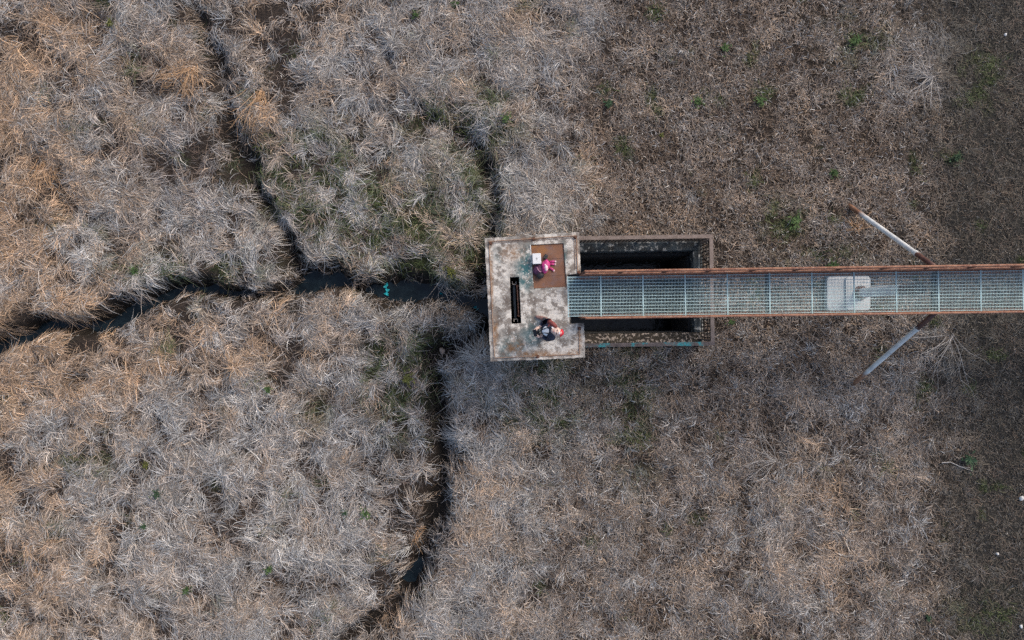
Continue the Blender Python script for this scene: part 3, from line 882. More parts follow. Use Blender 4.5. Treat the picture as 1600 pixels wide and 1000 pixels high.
m = MB(); m.tube([P(839, 417.5, HZ + .14), P(840.5, 421, HZ + .14), P(843, 424, HZ + .14), P(845.5, 425, HZ + .13)], .009, 6, flat=.5); m.build('handle', plain('pink_trim', (.5, .25, .32)), db)
pc = thing('black_pouch', P(852.5, 401.5, HZ), 'small black pouch above the pink backpack on the hatch', 'pouch')
q = P(852.5, 401.5, HZ)
rr = Matrix.Rotation(R(-28), 3, 'Z')
m = MB(); m.box((q.x, q.y, HZ + .035), (.085, .115, .07), rr); m.build('pouch_body', BLACK, pc, .02)
m = MB(); m.box((q.x - .004, q.y - .012, HZ + .076), (.08, .075, .012), rr); m.build('flap', plain('black_vinyl', (.03, .03, .032), .4), pc, .005)

# ------------------------------------------------------------------ the person
SKIN = plain('skin', (0.74, 0.52, 0.43), 0.5, 0, .06, 30)
JACKET = plain('navy_jacket', (0.028, 0.032, 0.055), 0.7, 0, .4, 18)
RED = plain('dull_red_cloth', (0.22, 0.055, 0.045), 0.75, 0, .3, 18)
BEANIE = plain('red_knit', (0.55, 0.03, 0.05), 0.8, 0, .3, 60)
SHIRT = plain('white_cotton', (0.84, 0.84, 0.84), 0.8, 0, .08, 20)
JEANS = plain('dark_trousers', (0.03, 0.034, 0.045), 0.8, 0, .3, 20)
SHOE = plain('brown_shoe', (0.24, 0.13, 0.11), 0.6, 0, .3, 25)
EYE = plain('dark_glasses', (0.03, 0.025, 0.025), 0.3)
LIP = plain('lips', (0.42, 0.13, 0.11), 0.5)
z0 = DECK
pers = thing('person', (0.78, -0.2, z0), 'person in navy jacket and red beanie looking straight up with a controller', 'person')
V = lambda x, y, z: Vector((x, y, z0 + z))
J = {  # joints: position, radius (x, y)
    'pelvis': (V(.725, -.185, .95), .145), 'waist': (V(.745, -.19, 1.10), .135), 'chest': (V(.800, -.205, 1.28), .122), 'upper': (V(.830, -.215, 1.385), .092),
    'neck': (V(.855, -.225, 1.475), .060), 'skull': (V(.890, -.235, 1.53), .062),
    'shR': (V(.775, -.055, 1.39), .078), 'elR': (V(.655, -.045, 1.17), .058), 'wrR': (V(.585, -.155, 1.22), .038),
    'shL': (V(.840, -.375, 1.39), .078), 'elL': (V(.745, -.405, 1.17), .060), 'wrL': (V(.610, -.315, 1.22), .038),
    'hipR': (V(.725, -.10, .88), .105), 'knR': (V(.745, -.035, .49), .068), 'anR': (V(.735, .028, .10), .046),
    'hipL': (V(.745, -.27, .88), .105), 'knL': (V(.775, -.32, .49), .068), 'anL': (V(.790, -.345, .10), .046),
}
E = [('pelvis', 'waist'), ('waist', 'chest'), ('chest', 'upper'), ('upper', 'neck'), ('neck', 'skull'), ('upper', 'shR'), ('shR', 'elR'), ('elR', 'wrR'), ('upper', 'shL'), ('shL', 'elL'),
     ('elL', 'wrL'), ('pelvis', 'hipR'), ('hipR', 'knR'), ('knR', 'anR'), ('pelvis', 'hipL'), ('hipL', 'knL'), ('knL', 'anL')]
bm = bmesh.new()
sk = bm.verts.layers.skin.verify()
bv = {}
for k, (p, r) in J.items():
    v = bm.verts.new(p); v[sk].radius = (r, r * (1.12 if k in ('chest', 'waist', 'pelvis') else 1)); v[sk].use_root = (k == 'pelvis'); bv[k] = v
for a, b in E: bm.edges.new((bv[a], bv[b]))
me = bpy.data.meshes.new('body_frame'); bm.to_mesh(me); bm.free()
tmp = bpy.data.objects.new('body_frame', me); COL.objects.link(tmp)
tmp.modifiers.new('skin', 'SKIN').use_smooth_shade = True
ss = tmp.modifiers.new('sub', 'SUBSURF'); ss.levels = 2; ss.render_levels = 2
dg = bpy.context.evaluated_depsgraph_get()
bme = bpy.data.meshes.new_from_object(tmp.evaluated_get(dg))
COL.objects.unlink(tmp); bpy.data.objects.remove(tmp); bpy.data.meshes.remove(me)
body = MB()
bverts = [v.co.copy() for v in bme.vertices]
body.add(bverts, [tuple(p.vertices) for p in bme.polygons])
mi = []
for p in bme.polygons:
    c = p.center
    z = c.z - z0
    k = 1
    if z < 0.90: k = 2
    elif z > 1.50 and (c - J['neck'][0]).length < .16: k = 0
    elif (c - J['wrR'][0]).length < .05 or (c - J['wrL'][0]).length < .05: k = 0
    elif z > 1.25 and c.x > .76 and c.y > -.12: k = 3            # red shoulder panel
    mi.append(k)
body.m = mi
# head
cdir = Vector((0.93, -0.19, 0.33)).normalized()
fdir = Vector((-0.33, 0.05, 0.94)); fdir = (fdir - cdir * fdir.dot(cdir)).normalized()
side = cdir.cross(fdir)
HR = Matrix((side, fdir, cdir)).transposed()       # local x: side, y: face, z: crown
HCN = V(.935, -.250, 1.595)
def headfn(p):
    x, y, z = p / 1.12
    t = max(0, -z / .115)
    x *= 1 - .38 * t * t; 
    if y > 0:
        y *= 1 - .10 * t
        y += .020 * math.exp(-((x / .013) ** 2 + ((z + .015) / .022) ** 2))      # nose
        y -= .007 * (math.exp(-(((x - .03) / .014) ** 2 + ((z - .015) / .011) ** 2)) + math.exp(-(((x + .03) / .014) ** 2 + ((z - .015) / .011) ** 2)))
        y += .006 * math.exp(-((x / .02) ** 2 + ((z + .09) / .015) ** 2))        # chin
    return Vector((x, y, z)) * 1.12
body.ellipsoid(HCN, (.0851, .103, .1288), HR, 28, 22, 0, headfn)
H = lambda x, y, z: HCN + HR @ (Vector((x, y, z)) * 1.12)
for sx in (-1, 1):
    body.ellipsoid(H(sx * .076, -.005, -.005), (.012, .022, .032), HR, 10, 8, 0)       # ears
# hands: palm plus five bent fingers closing on the controller
CTR = P(839.8, 519.5, z0 + 1.25)
fwd = Vector((-.97, -.2, 0)).normalized(); lat = Vector((-fwd.y, fwd.x, 0))      # lat points to person's left (-y)
if lat.y > 0: lat = -lat
for sgn, wr in ((-1, 'wrR'), (1, 'wrL')):
    w = J[wr][0]; palm = CTR + lat * sgn * .085 - fwd * .01 + Vector((0, 0, -.005))
    body.tube([w, w.lerp(palm, .5), palm, palm + fwd * .035], [.028, .030, .035, .028], 10, 0, flat=.55)
    root = palm + fwd * .03
    for i, L in enumerate((.072, .08, .074, .058)):
        o_ = root + Vector((0, 0, -.024 + .016 * i - .01)) + fwd * .004
        p1 = o_ + fwd * L * .45 - lat * sgn * .004; p2 = p1 + fwd * L * .12 - lat * sgn * L * .38; p3 = p2 - fwd * L * .1 - lat * sgn * L * .25
        body.tube([o_ - fwd * .02, p1, p2, p3], [.0095, .009, .008, .006], 8, 0)
    tb = palm + Vector((0, 0, .022)); body.tube([tb - fwd * .01, tb + fwd * .02 - lat * sgn * .025 + Vector((0, 0, .016)), tb + fwd * .04 - lat * sgn * .045 + Vector((0, 0, .014))], [.012, .0105, .008], 8, 0)
bo = body.build('body', [SKIN, JACKET, JEANS, RED], pers, smooth=True)
bo['label'] = 'body in navy jacket with dull red shoulder'
# face details
m = MB()
for sx in (-1, 1): m.ellipsoid(H(sx * .030, .086, .016), (.020, .008, .013), HR, 12, 6)
m.tube([H(-.012, .094, .018), H(.012, .094, .018)], .003, 6)
m.build('glasses', EYE, pers, smooth=True)
m = MB(); m.ellipsoid(H(0, .080, -.052), (.022, .007, .008), HR, 12, 6); m.build('mouth', LIP, pers, smooth=True)
m = MB(); m.ellipsoid(HCN + cdir * .012 - fdir * .012, (.092, .106, .124), HR, 24, 10, v0=0, v1=.29, fn=lumpy(4, .06, 30)); bn = m.build('beanie', BEANIE, pers, smooth=True)
m = MB(); m.tube([HCN + cdir * .085 - fdir * .012 + HR @ Vector((.074 * math.cos(a), .085 * math.sin(a), 0)) for a in [2 * math.pi * i / 24 for i in range(25)]], .010, 8, cap=False)
m.build('brim', BEANIE, bn, smooth=True)
m = MB(); m.box(H(0.004, .083, .068), (.05, .012, .026), HR); m.build('patch', SHIRT, bn, .004)
# hood and red collar lying on the right shoulder
m = MB(); m.tube([V(.755, -.035, 1.42), V(.82, -.055, 1.47), V(.88, -.105, 1.49), V(.93, -.155, 1.50)], [.035, .045, .045, .03], 12, flat=.75); m.build('hood', RED, pers, smooth=True)
# white shirt front, open jacket edges, lanyard
m = MB(); m.ellipsoid(V(.785, -.222, 1.405), (.170, .118, .072), Matrix.Rotation(R(10), 3, 'Z') @ Matrix.Rotation(R(-24), 3, 'Y'), 24, 14); m.build('shirt', SHIRT, pers, smooth=True)
for sgn in (-1, 1):
    m = MB(); b_ = V(.765, -.215, 1.36)
    m.tube([b_ + lat * sgn * .10 - fwd * .09 + Vector((0, 0, .075)), b_ + lat * sgn * .118 + Vector((0, 0, .045)), b_ + lat * sgn * .10 + fwd * .09 + Vector((0, 0, -.02)), b_ + lat * sgn * .07 + fwd * .12 + Vector((0, 0, -.14))], [.022, .026, .025, .02], 8)
    m.build('jacket_edge', JACKET, pers, smooth=True)
m = MB(); m.tube([H(-.05, .03, -.11), V(.80, -.155, 1.505), V(.71, -.165, 1.475), V(.66, -.19, 1.40), CTR + Vector((.02, .01, .03))], .010, 6); m.tube([H(.05, .03, -.11), V(.81, -.285, 1.505), V(.72, -.275, 1.475), V(.67, -.27, 1.40), CTR + Vector((.02, -.02, .03))], .010, 6)
m.build('lanyard', BLACK, pers)
for an, dirv in (('anR', Vector((-.9, .25, 0))), ('anL', Vector((-.95, -.2, 0)))):
    a = J[an][0]; d = dirv.normalized(); pr = Vector((a.x, a.y, z0))
    m = MB(); m.tube([pr - d * .085 + Vector((0, 0, .045)), pr - d * .03 + Vector((0, 0, .06)), pr + d * .08 + Vector((0, 0, .045)), pr + d * .17 + Vector((0, 0, .03)), pr + d * .205 + Vector((0, 0, .026))], [.038, .055, .047, .034, .02], 12, flat=.9)
    for i, v in enumerate(m.v): m.v[i] = (v[0], v[1], max(v[2], z0 + .002))
    m.build('shoe', SHOE, pers, smooth=True)
ctrl = thing('remote_controller', CTR, 'dark handheld drone controller in the hands of the person', 'controller')
rc = Matrix((fwd, lat, Vector((0, 0, 1)))).transposed() @ Matrix.Rotation(R(20), 3, 'Y')
m = MB(); m.box(CTR, (.085, .15, .035), rc); m.build('controller_body', BLACK, ctrl, .012)
m = MB(); m.box(CTR + fwd * .055 + Vector((0, 0, .03)), (.012, .145, .08), Matrix((fwd, lat, Vector((0, 0, 1)))).transposed() @ Matrix.Rotation(R(-62), 3, 'Y')); m.build('screen', plain('black_glass', (.012, .012, .014), .15), ctrl, .004)
for sgn in (-1, 1):
    p = CTR + lat * sgn * .04 + Vector((0, 0, .018)); m = MB(); m.tube([p, p + Vector((0, 0, .02)), p + Vector((0, 0, .022))], [.005, .005, .009], 8); m.build('stick', plain('grey_stick', (.25, .25, .26)), ctrl)
    p = CTR + lat * sgn * .05 + fwd * .05; m = MB(); m.tube([p, p + fwd * .05 + Vector((0, 0, .03))], .007, 6); m.build('antenna', BLACK, ctrl)

# ------------------------------------------------------------------ litter and stones
TURQ = plain('turquoise_plastic', (0.03, 0.42, 0.47), 0.4, 0, .35, 25)
def crumpled(c, L, W, seed, ang):
    m = MB(); n, k = 14, 6; r_ = random.Random(seed)
    vs = []
    for i in range(n + 1):
        off = .25 * W * math.sin(i * 1.3 + seed)
        wv = W * (.65 + .35 * math.sin(i * 2.1 + seed * 2)) * (0.55 if i in (0, n) else 1)
        for j in range(k + 1):
            x = off + wv * (j / k - .5) + r_.uniform(-.006, .006); y = L * (i / n - .5)
            z = .03 + .02 * math.sin(i * 1.9) + r_.uniform(0, .022)
            q = Matrix.Rotation(ang, 3, 'Z') @ Vector((x, y, z)); vs.append(Vector(c) + q)
    fs = [(i * (k + 1) + j, i * (k + 1) + j + 1, (i + 1) * (k + 1) + j + 1, (i + 1) * (k + 1) + j) for i in range(n) for j in range(k)]
    m.add(vs, fs)
    return m
for (px, py, L, W, sd_, ang, lab) in ((604, 449, .50, .13, 2, .12, 'long crumpled turquoise plastic sheet floating across the stream pool'), (743, 482, .13, .11, 5, .6, 'small turquoise plastic scrap in the water by the tower corner'),
                                     (689, 459, .12, .06, 8, 1.3, 'thin turquoise plastic scrap in the stream between pool and tower')):
    p = P(px, py, WZ)
    o = crumpled(p, L, W, sd_, ang).build('plastic_scrap', TURQ)
    s_ = o.modifiers.new('thick', 'SOLIDIFY'); s_.thickness = .004
    tag(o, lab, 'plastic scrap', 'turquoise plastic litter in the stream')
STONE = plain('white_stone', (0.62, 0.61, 0.59), 0.8, 0, .1)
for (px, py, r_, lab, sd_) in ((1595, 778, .075, 'white stone on the dark turf at right, largest of the four', 1), (1594, 978, .055, 'white stone near the lower right corner of the dark turf', 2), (1558, 865, .05, 'small flat white stone on dark turf above the corner stone', 3),
                         (1569, 55, .05, 'lone white stone in the upper part of the dark turf', 4)):
    p = P(px, py, 0); hz = float(sample_h(np.array([p.x]), np.array([p.y]))[0])
    m = MB(); m.ellipsoid((p.x, p.y, hz + r_ * .55), (r_, r_ * .75, r_ * .6), Matrix.Rotation(sd_, 3, 'Z'), 12, 8, fn=lumpy(20 + sd_, .35, 18))
    tag(m.build('white_stone', STONE), lab, 'stone', 'white stones on the dark turf')
p = P(690, 549, -.3); hz = float(sample_h(np.array([p.x]), np.array([p.y]))[0])
m = MB(); m.ellipsoid((p.x, p.y, max(hz, -.6) + .06), (.08, .11, .09), Matrix.Rotation(.4, 3, 'Z'), 12, 8, fn=lumpy(31, .4, 14))
tag(m.build('pale_stone', plain('tan_stone', (.34, .27, .22), .85, 0, .2)), 'pale tan stone at the head of the lower gully', 'stone')

# ------------------------------------------------------------------ green weeds, one plant each
LEAF = attr_mat('weed_leaf', 0.6)
weeds = [(1133, 75, 1.0, 'bright green weed tuft alone in the upper brown stubble'), (950, 163, 1.0, 'dark green weed tuft in brown stubble right of the upper gully'), (1090, 160, 1.1, 'green weed tuft in the middle of the upper stubble'),
         (1187, 159, 1.2, 'wide green weed tuft at the edge of the upper stubble'), (1240, 346, 1.4, 'wide green weed patch left of the upper raking leg'), (1033, 212, .5, 'tiny yellow green weed in stubble above the basin'),
         (1303, 270, .9, 'green weed above the rusty foot of the upper leg'), (1335, 65, 1.2, 'spreading green weed in pale straw near the top right'), (792, 187, 1.1, 'bright green weed on the rim of the upper middle gully'), (572, 800, 1.0, 'bright green weed on bare soil left of the lower gully'),
         (421, 889, .9, 'green weed in grey straw near the bottom, left of the gully'), (175, 38, .9, 'yellow green weed in the top left straw'), (248, 771, .9, 'dark green weed beside brown dead patch at lower left'), (228, 726, .8, 'yellow green weed right of the lower left straw'),
         (228, 821, .8, 'green weed below the dark green one at lower left'), (214, 423, .9, 'green weed on the bank just above the stream'), (638, 592, 1.3, 'broad olive green weed at the head of the lower gully'), (705, 425, 1.3, 'olive green weed on the bank left of the tower'),
         (1513, 718, 1.4, 'olive weed patch on the dark turf right of centre'), (1300, 415, 1.2, 'green weed beside the walkway above the footing'), (293, 920, .8, 'small green weed near the bottom left edge'), (1493, 247, 1.0, 'yellow green weed at the border of the dark turf'),
         (650, 25, .8, 'small green weed at the top edge of the straw'), (712, 5, .7, 'small green weed at the top border of the picture'), (1143, 503, .7, 'tiny green weed below the walkway beside the basin'), (420, 608, .8, 'small green weed in tan straw below the stream'),
         (540, 800, .7, 'small dark green weed left of the bright bank weed'), (1450, 965, .7, 'blue green weed in straw near the bottom right')]
r_ = random.Random(5)
for (px, py, sc, lab) in weeds:
    p = P(px, py, 0.1); hz = float(sample_h(np.array([p.x]), np.array([p.y]))[0])
    m = MB(); cols = []
    hue = (0.075, 0.125, 0.04) if 'olive' not in lab and 'yellow' not in lab else (0.115, 0.12, 0.03)
    if 'dark' in lab or 'blue' in lab: hue = (0.045, 0.085, 0.042)
    for i in range(70):
        a = r_.uniform(0, 2 * math.pi); L = r_.uniform(.05, .13) * sc; rr0 = abs(r_.gauss(0, .07)) * sc
        a0 = r_.uniform(0, 2 * math.pi)
        b0 = Vector((p.x + rr0 * math.cos(a0), p.y + rr0 * math.sin(a0), hz + .05 + r_.uniform(0, .12) * sc))
        d = Vector((math.cos(a), math.sin(a), r_.uniform(.1, .7))).normalized(); w_ = Vector((-math.sin(a), math.cos(a), r_.uniform(-.4, .4))) * r_.uniform(.010, .020) * sc
        m.add([b0, b0 + d * L * .5 + w_, b0 + d * L + Vector((0, 0, -.02)), b0 + d * L * .5 - w_], [(0, 1, 2, 3)])
        f = r_.uniform(.6, 1.5); cols += [(hue[0] * f, hue[1] * f, hue[2] * f)] * 4
    for i in range(3): 
        m.tube([(p.x + .02 * i, p.y, hz - .03), (p.x + .02 * i, p.y + .01 * i, hz + .12)], .006, 5)
    cols += [(.05, .07, .03)] * (len(m.v) - len(cols))
    o = m.build('green_weed', LEAF)
    ca = o.data.color_attributes.new('tint', 'FLOAT_COLOR', 'POINT'); ca.data.foreach_set('color', [x for c in cols for x in (*c, 1)])
    tag(o, lab, 'weed', 'green weeds among the dead grass')

# ------------------------------------------------------------------ dead shrubs with pale twigs
TWIG = plain('bleached_twig', (0.46, 0.42, 0.38), 0.8, 0, .25, 12)
TWIGO = plain('orange_straw_stalk', (0.50, 0.31, 0.17), 0.8, 0, .25, 12)
def shrub(px, py, R0, n, ang0, spread, mat, lab, seed, lift=.35):
    rr = random.Random(seed)
    p = P(px, py, .1); hz = float(sample_h(np.array([p.x]), np.array([p.y]))[0]); root = Vector((p.x, p.y, hz))
    m = MB()
    def grow(a, d, L, r, dep):
        pts = [a]
        for i in range(4):
            d = (d + Vector((rr.gauss(0, .24), rr.gauss(0, .24), rr.gauss(-.06, .10)))).normalized()
            pts.append(pts[-1] + d * L / 4)
        m.tube(pts, [r, r * .9, r * .75, r * .6, r * .35], 5)
        if dep:
            for i in range(rr.randint(1, 3)):
                k = rr.randint(1, 3); dd = (d + Vector((rr.gauss(0, .5), rr.gauss(0, .5), rr.gauss(0, .15)))).normalized()
                grow(pts[k], dd, L * rr.uniform(.35, .6), r * .6, dep - 1)
    for i in range(n):
        a = ang0 + rr.uniform(-spread, spread)
        st = root + Vector((rr.gauss(0, .06), rr.gauss(0, .06), .03))
        grow(st, Vector((math.cos(a), math.sin(a), rr.uniform(lift * .4, lift * 1.3))).normalized(), R0 * rr.uniform(.5, 1.1), rr.uniform(.0045, .008), 1)
    return tag(m.build('dead_shrub', mat), lab, 'dead shrub', 'dead shrubs and stalks in the straw')
for a in ((1490, 525, 1.5, 16, R(235), 1.0, TWIG, 'sprawling pale dead shrub below the walkway by the lower leg', 1), (1005, 75, .7, 14, R(215), 1.4, TWIG, 'pale forked twigs lying in the upper brown stubble', 2),
          (302, 98, 1.2, 34, R(245), .55, TWIGO, 'orange fan of stalks beside the top left gully', 3), (405, 140, 1.2, 30, R(260), .6, TWIGO, 'orange stalk clump hanging right of the top left gully', 4),
          (1455, 120, 1.1, 26, R(200), 1.3, TWIG, 'pale long stalks arching in the top right straw', 5), (655, 830, .9, 22, R(200), .7, TWIGO, 'tan fan of stalks on the lower gully bank', 6),
          (575, 890, .8, 18, R(150), .9, TWIG, 'grey twig spray left of the lower gully', 7), (760, 165, 1.0, 16, R(220), .8, TWIG, 'tan twig spray above the middle gully', 8),
          (680, 440, 1.0, 26, R(-15), .5, TWIG, 'grey straw sheaf bending over the stream toward the tower', 9), (755, 560, .9, 22, R(150), .9, TWIG, 'grey twigs crossing the gully beside the tower', 10),
          (665, 960, .9, 14, R(60), 1.2, TWIG, 'purple grey twigs right of the lower gully mouth', 11), (1340, 360, .6, 16, R(100), 1.5, TWIGO, 'tan straw spray under the upper raking leg', 12),
          (1215, 720, 1.2, 14, R(170), .9, TWIG, 'long bleached stalks in the lower middle straw', 13), (60, 255, 1.0, 30, R(290), .7, TWIGO, 'orange stalk fan at the left edge', 14)):
    shrub(*a)
tw = MB(); tw.tube([P(1472, 723, .05), P(1485, 722, .09), P(1500, 729, .07), P(1520, 736, .05)], [.012, .012, .01, .005], 6); tw.tube([P(1500, 729, .07), P(1516, 731, .09)], [.008, .004], 5)
tag(tw.build('fallen_twig', TWIG), 'single curved pale twig lying on the dark turf edge', 'twig')

# ------------------------------------------------------------------ straw
GREY_ = np.array([0.395, 0.392, 0.385]); PALE_ = np.array([0.68, 0.645, 0.59]); TAN_ = np.array([0.50, 0.385, 0.285]); ORNG_ = np.array([0.62, 0.41, 0.25])
BRWN_ = np.array([0.17, 0.115, 0.085]); SHRT_ = np.array([0.215, 0.158, 0.115]); STRP_ = np.array([0.118, 0.104, 0.082]); GRN_ = np.array([0.085, 0.115, 0.038])

def excluded(x, y):
    lx, ly = basin_local(x, y)
    e = (lx > 1.45) & (lx < 5.32) & (ly > -0.77) & (ly < 2.2)
    e |= (x > -.62) & (x < 1.65) & (y > -.92) & (y < 1.95)
    e |= (x > 8.6) & (x < 10.0) & (y > .15) & (y < 1.35)
    return e

def palette(n, zz, r, kind):
    """base colour of a lock (or tuft) of straw from where it grows and a random pick"""
    col = lerp(np.tile(GREY_, (n, 1)), PALE_, np.clip(zz['grey'] * 1.0 - .35 - .7 * zz['patch'] + .9 * (r[0] - .5), 0, 1))
    col = lerp(col, TAN_, np.clip(.40 - .6 * zz['grey'] + .6 * zz['orange'] + 1.3 * zz['patch'] + 1.0 * (r[1] - .5), 0, 1))
    col = lerp(col, ORNG_, np.clip(zz['orange'] * 1.15 - .3 + 1.5 * (r[2] - .55), 0, .85))
    col = lerp(col, BRWN_, np.clip(zz['dark'] * .9 - .1 + 1.1 * (r[3] - .68), 0, .9))
    if kind == 'short':
        col = lerp(col, SHRT_, np.clip(.62 - 1.6 * zz['patch'] + .6 * (r[4] - .5), 0, 1) * zz['right'])
    col = lerp(col, STRP_, np.clip(zz['strip'] * (.7 + .4 * r[4]), 0, .95))
    col = lerp(col, GRN_, np.clip(zz['green'] * 1.7 - .6 * r[0], 0, .85))
    return col * (.66 + .70 * r[4])[:, None]

def blades(n_c, per, mode, seed):
    """n_c locks / tufts are tried, each kept one carries about `per` blades"""
    g = np.random.default_rng(seed)
    cx = g.uniform(-16.6 if mode != 'short' else -2, 16.6, n_c); cy = g.uniform(-10.7, 10.7, n_c)
    _, carve, core, near, z = height_of(cx, cy)
    lng = z['len']; tus = tus_of(cx, cy)
    px, py = topx(cx, cy)
    dens = np.ones(n_c)
    if mode == 'lock': dens = np.clip((lng - .2) * 1.35, 0, 1) * np.clip(.56 + 1.5 * tus, .10, 1)
    if mode == 'tussock': dens = np.clip((lng - .2) * 1.3, 0, 1) * np.clip(.45 + 1.3 * tus, 0.05, 1)
    if mode == 'under': dens = np.clip(.35 + .5 * lng + .5 * z['green'], 0, 1) * .9
    if mode == 'short': dens = np.clip(1.25 - lng, 0, 1) * np.clip(.82 + .7 * fbm(cx, cy, 1.3, 61, 3), .3, 1)
    dens *= (1 - (.75 if mode in ('lock', 'tussock') else .35) * z['dark']) * (1 - core * (.88 if mode != 'under' else .5)) * (1 - .38 * near * (mode in ('lock', 'tussock')))
    if mode in ('lock', 'tussock'): dens *= 1 - .8 * z['green']
    bare_ = np.clip(gauss(px, py, 640, 800, 45, 130) + gauss(px, py, 600, 940, 55, 40) + .6 * gauss(px, py, 715, 545, 40, 14), 0, 1)
    dens *= 1 - (.30 if mode != 'under' else .0) * bare_ * np.clip(.8 + 1.4 * tus, .2, 1)
    sel = np.nonzero((g.random(n_c) < dens))[0]
    cx, cy, lng, near, tus = cx[sel], cy[sel], lng[sel], near[sel], tus[sel]
    zz = {k: v[sel] for k, v in z.items()}
    m = len(sel)
    rc = g.random((6, m))
    ccol = palette(m, zz, rc, mode)
    flow = 2.4 * np.pi * fbm(cx, cy, .30, 71, 3) + 1.4 * np.pi * fbm(cx, cy, .9, 75, 2) + 4.0
    cphi = flow + g.normal(0, 1.0, m)
    cL = g.uniform(.65, 1.25, m) * (1 - .45 * near); ccurl = g.normal(0, .7, m); clift = g.uniform(.5, 1.5, m) ** 1.5; cw = g.uniform(.6, 1.3, m)
    cnt = np.maximum(3, g.normal(per, per * .35, m)).astype(int)
    ci = np.repeat(np.arange(m), cnt); n = len(ci)
    lg = lng[ci]
    if mode == 'lock':
        u = g.normal(0, .10, n); v = g.normal(0, .055, n) * cw[ci]
        x = cx[ci] + u * np.cos(cphi[ci]) - v * np.sin(cphi[ci]); y = cy[ci] + u * np.sin(cphi[ci]) + v * np.cos(cphi[ci])
        phi = cphi[ci] + v * 3.5 + g.normal(0, .30, n)
        wild = g.random(n) < .20; phi[wild] = g.uniform(0, 2 * np.pi, wild.sum())
        L = g.uniform(.12, .50, n) * cL[ci] * (.42 + .58 * lg); Hr = (.012 + .075 * g.random(n) * clift[ci]) * (.4 + .6 * lg); L[g.random(n) < .08] *= 1.7; curl = ccurl[ci] * 1.2 + g.normal(0, .75, n); wid = g.uniform(.0023, .0056, n)
    elif mode == 'tussock':
        a0 = g.uniform(0, 2 * np.pi, n); rr = np.abs(g.normal(0, .12, n)) * cw[ci]
        x = cx[ci] + rr * np.cos(a0); y = cy[ci] + rr * np.sin(a0)
        b0 = .6 + 1.6 * rc[5][ci]
        phi = np.arctan2(np.sin(a0) + b0 * np.sin(cphi[ci]), np.cos(a0) + b0 * np.cos(cphi[ci])) + g.normal(0, .65, n)
        L = g.uniform(.15, .5, n) * cL[ci] * (.5 + .5 * lg); Hr = g.uniform(.05, .22, n) * clift[ci] * (.45 + .55 * lg) * .6; curl = g.normal(0, 1.1, n); wid = g.uniform(.0024, .0054, n)
    elif mode == 'under':
        x = cx[ci] + g.normal(0, .12, n); y = cy[ci] + g.normal(0, .12, n)
        phi = g.uniform(0, 2 * np.pi, n); L = g.uniform(.10, .36, n); Hr = g.uniform(.005, .06, n) * (1 + 2.2 * zz['green'][ci]); curl = g.normal(0, 1.2, n); wid = g.uniform(.003, .0065, n)
    else:
        rr = np.abs(g.normal(0, .034, n)) * (1 + 1.2 * lg); a0 = g.uniform(0, 2 * np.pi, n)
        x = cx[ci] + rr * np.cos(a0); y = cy[ci] + rr * np.sin(a0)
        phi = a0 + g.normal(0, .9, n)
        L = g.uniform(.05, .145, n) * (1 + 1.6 * lg) * cL[ci] * (1 - .4 * zz['strip'][ci]); Hr = g.uniform(.015, .075, n) * (1 + .7 * lg) * (1 - .5 * zz['strip'][ci]); curl = g.normal(0, 1.1, n); wid = g.uniform(.0035, .0075, n)
    _, core2, _ = ditch_field(x, y)
    h0 = sample_h(x, y)
    kp = ~excluded(x, y) & (h0 > -.61) & (g.random(n) > core2 * (.78 if mode != 'under' else .35))
    ci, x, y, phi, L, Hr, curl, wid, h0, lg = [q[kp] for q in (ci, x, y, phi, L, Hr, curl, wid, h0, lg)]
    n = len(ci)
    col = ccol[ci].copy()
    if mode == 'under':
        col = lerp(col, BRWN_, np.clip(.55 + .6 * (g.random(n) - .5), 0, 1))
        col = lerp(col, GRN_, np.clip(zz['green'][ci] * 1.7 - .5 * g.random(n), 0, .95))
    odd = g.random(n) < .16
    col[odd] = np.array([TAN_, GREY_, PALE_, BRWN_, SHRT_])[g.integers(0, 5, odd.sum())] * np.where(zz['strip'][ci][odd] > .5, .4, 1.0)[:, None]
    col *= (.42 + 1.10 * g.random(n) ** 1.35)[:, None]
    long_ = mode in ('lock', 'tussock')
    S_ = [0, .4, .75, 1.0] if long_ else [0, .55, 1.0]
    tilt = g.uniform(-.7, .7, n)
    prof = {0: .0, .4: .85, .75: 1.0, 1.0: .68} if long_ else {0: 0., .55: 1.0, 1.0: .75}
    V_ = []
    qx, qy = x.copy(), y.copy(); ps = 0
    for s in S_:
        a = phi + curl * (s - .3)
        qx = qx + np.cos(a) * L * (s - ps); qy = qy + np.sin(a) * L * (s - ps); ps = s
        ht = sample_h(qx, qy)
        zc = h0 + (np.maximum(ht, h0 - .5) - h0) * min(1, s * .95) + Hr * prof[s] + .012
        w = wid * (1.0 if s < .5 else (.8 if s < .8 else .1))
        if s == 1.0:
            V_.append(np.stack([qx, qy, zc], -1))
        else:
            sx, sy = -np.sin(a) * w, np.cos(a) * w; sz = w * tilt
            V_.append(np.stack([qx + sx, qy + sy, zc + sz], -1)); V_.append(np.stack([qx - sx, qy - sy, zc - sz], -1))
    k = len(V_)
    VV = np.stack(V_, 1).reshape(-1, 3)
    b = (np.arange(n) * k)[:, None]
    pat = [[0, 1, 3, 2], [2, 3, 5, 4], [4, 5, 6]] if k == 7 else [[0, 1, 3, 2], [2, 3, 4]]
    flat = np.concatenate([b + np.array(p)[None] for p in pat], 1)
    return VV, flat.ravel(), np.tile([len(p) for p in pat], n), np.repeat(col, k, 0), n

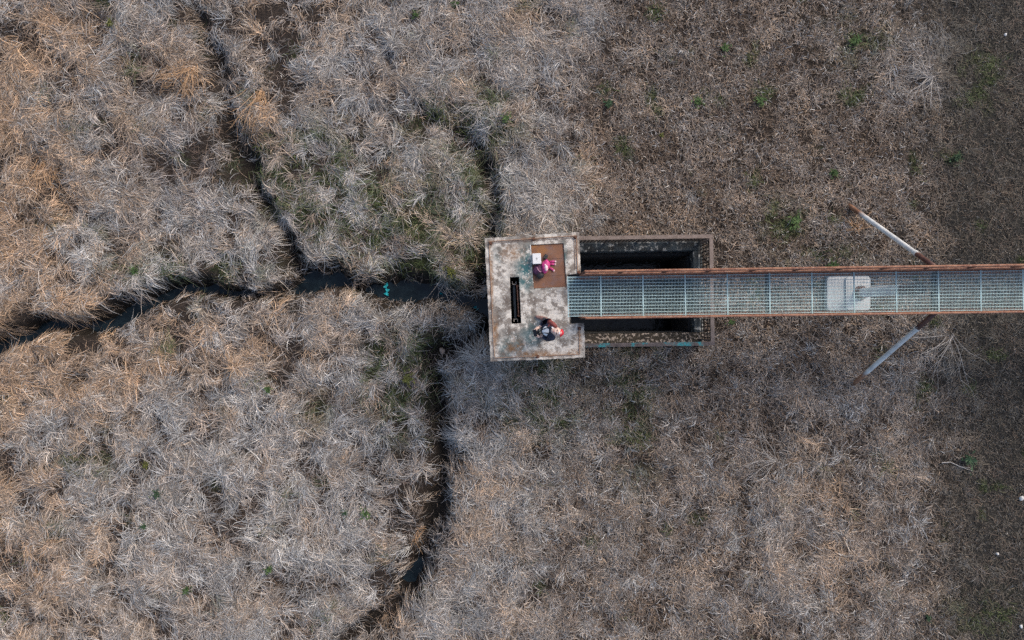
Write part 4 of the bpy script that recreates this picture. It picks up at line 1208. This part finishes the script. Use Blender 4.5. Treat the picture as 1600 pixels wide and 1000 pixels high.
STRAW = attr_mat('dry_straw', 0.7)
def lay(name, n_c, per, mode, seed, label):
    VV, fl, sz, tint, n = blades(n_c, per, mode, seed)
    print('blades', name, n, 'tris', int((sz - 2).sum()))
    return tag(np_mesh(name, VV, fl, sz, STRAW, tint), label, 'grass', kind='stuff')
lay('matted_straw', 31000, 34, 'lock', 101, 'long bleached matted marsh straw')
lay('tussock_grass', 4200, 30, 'tussock', 202, 'tufts of long dead grass spilling outward')
lay('fallen_straw', 18000, 9, 'under', 404, 'thin brown fallen stems close to the soil')
lay('short_dry_turf', 62000, 7, 'short', 303, 'short dead brown turf')
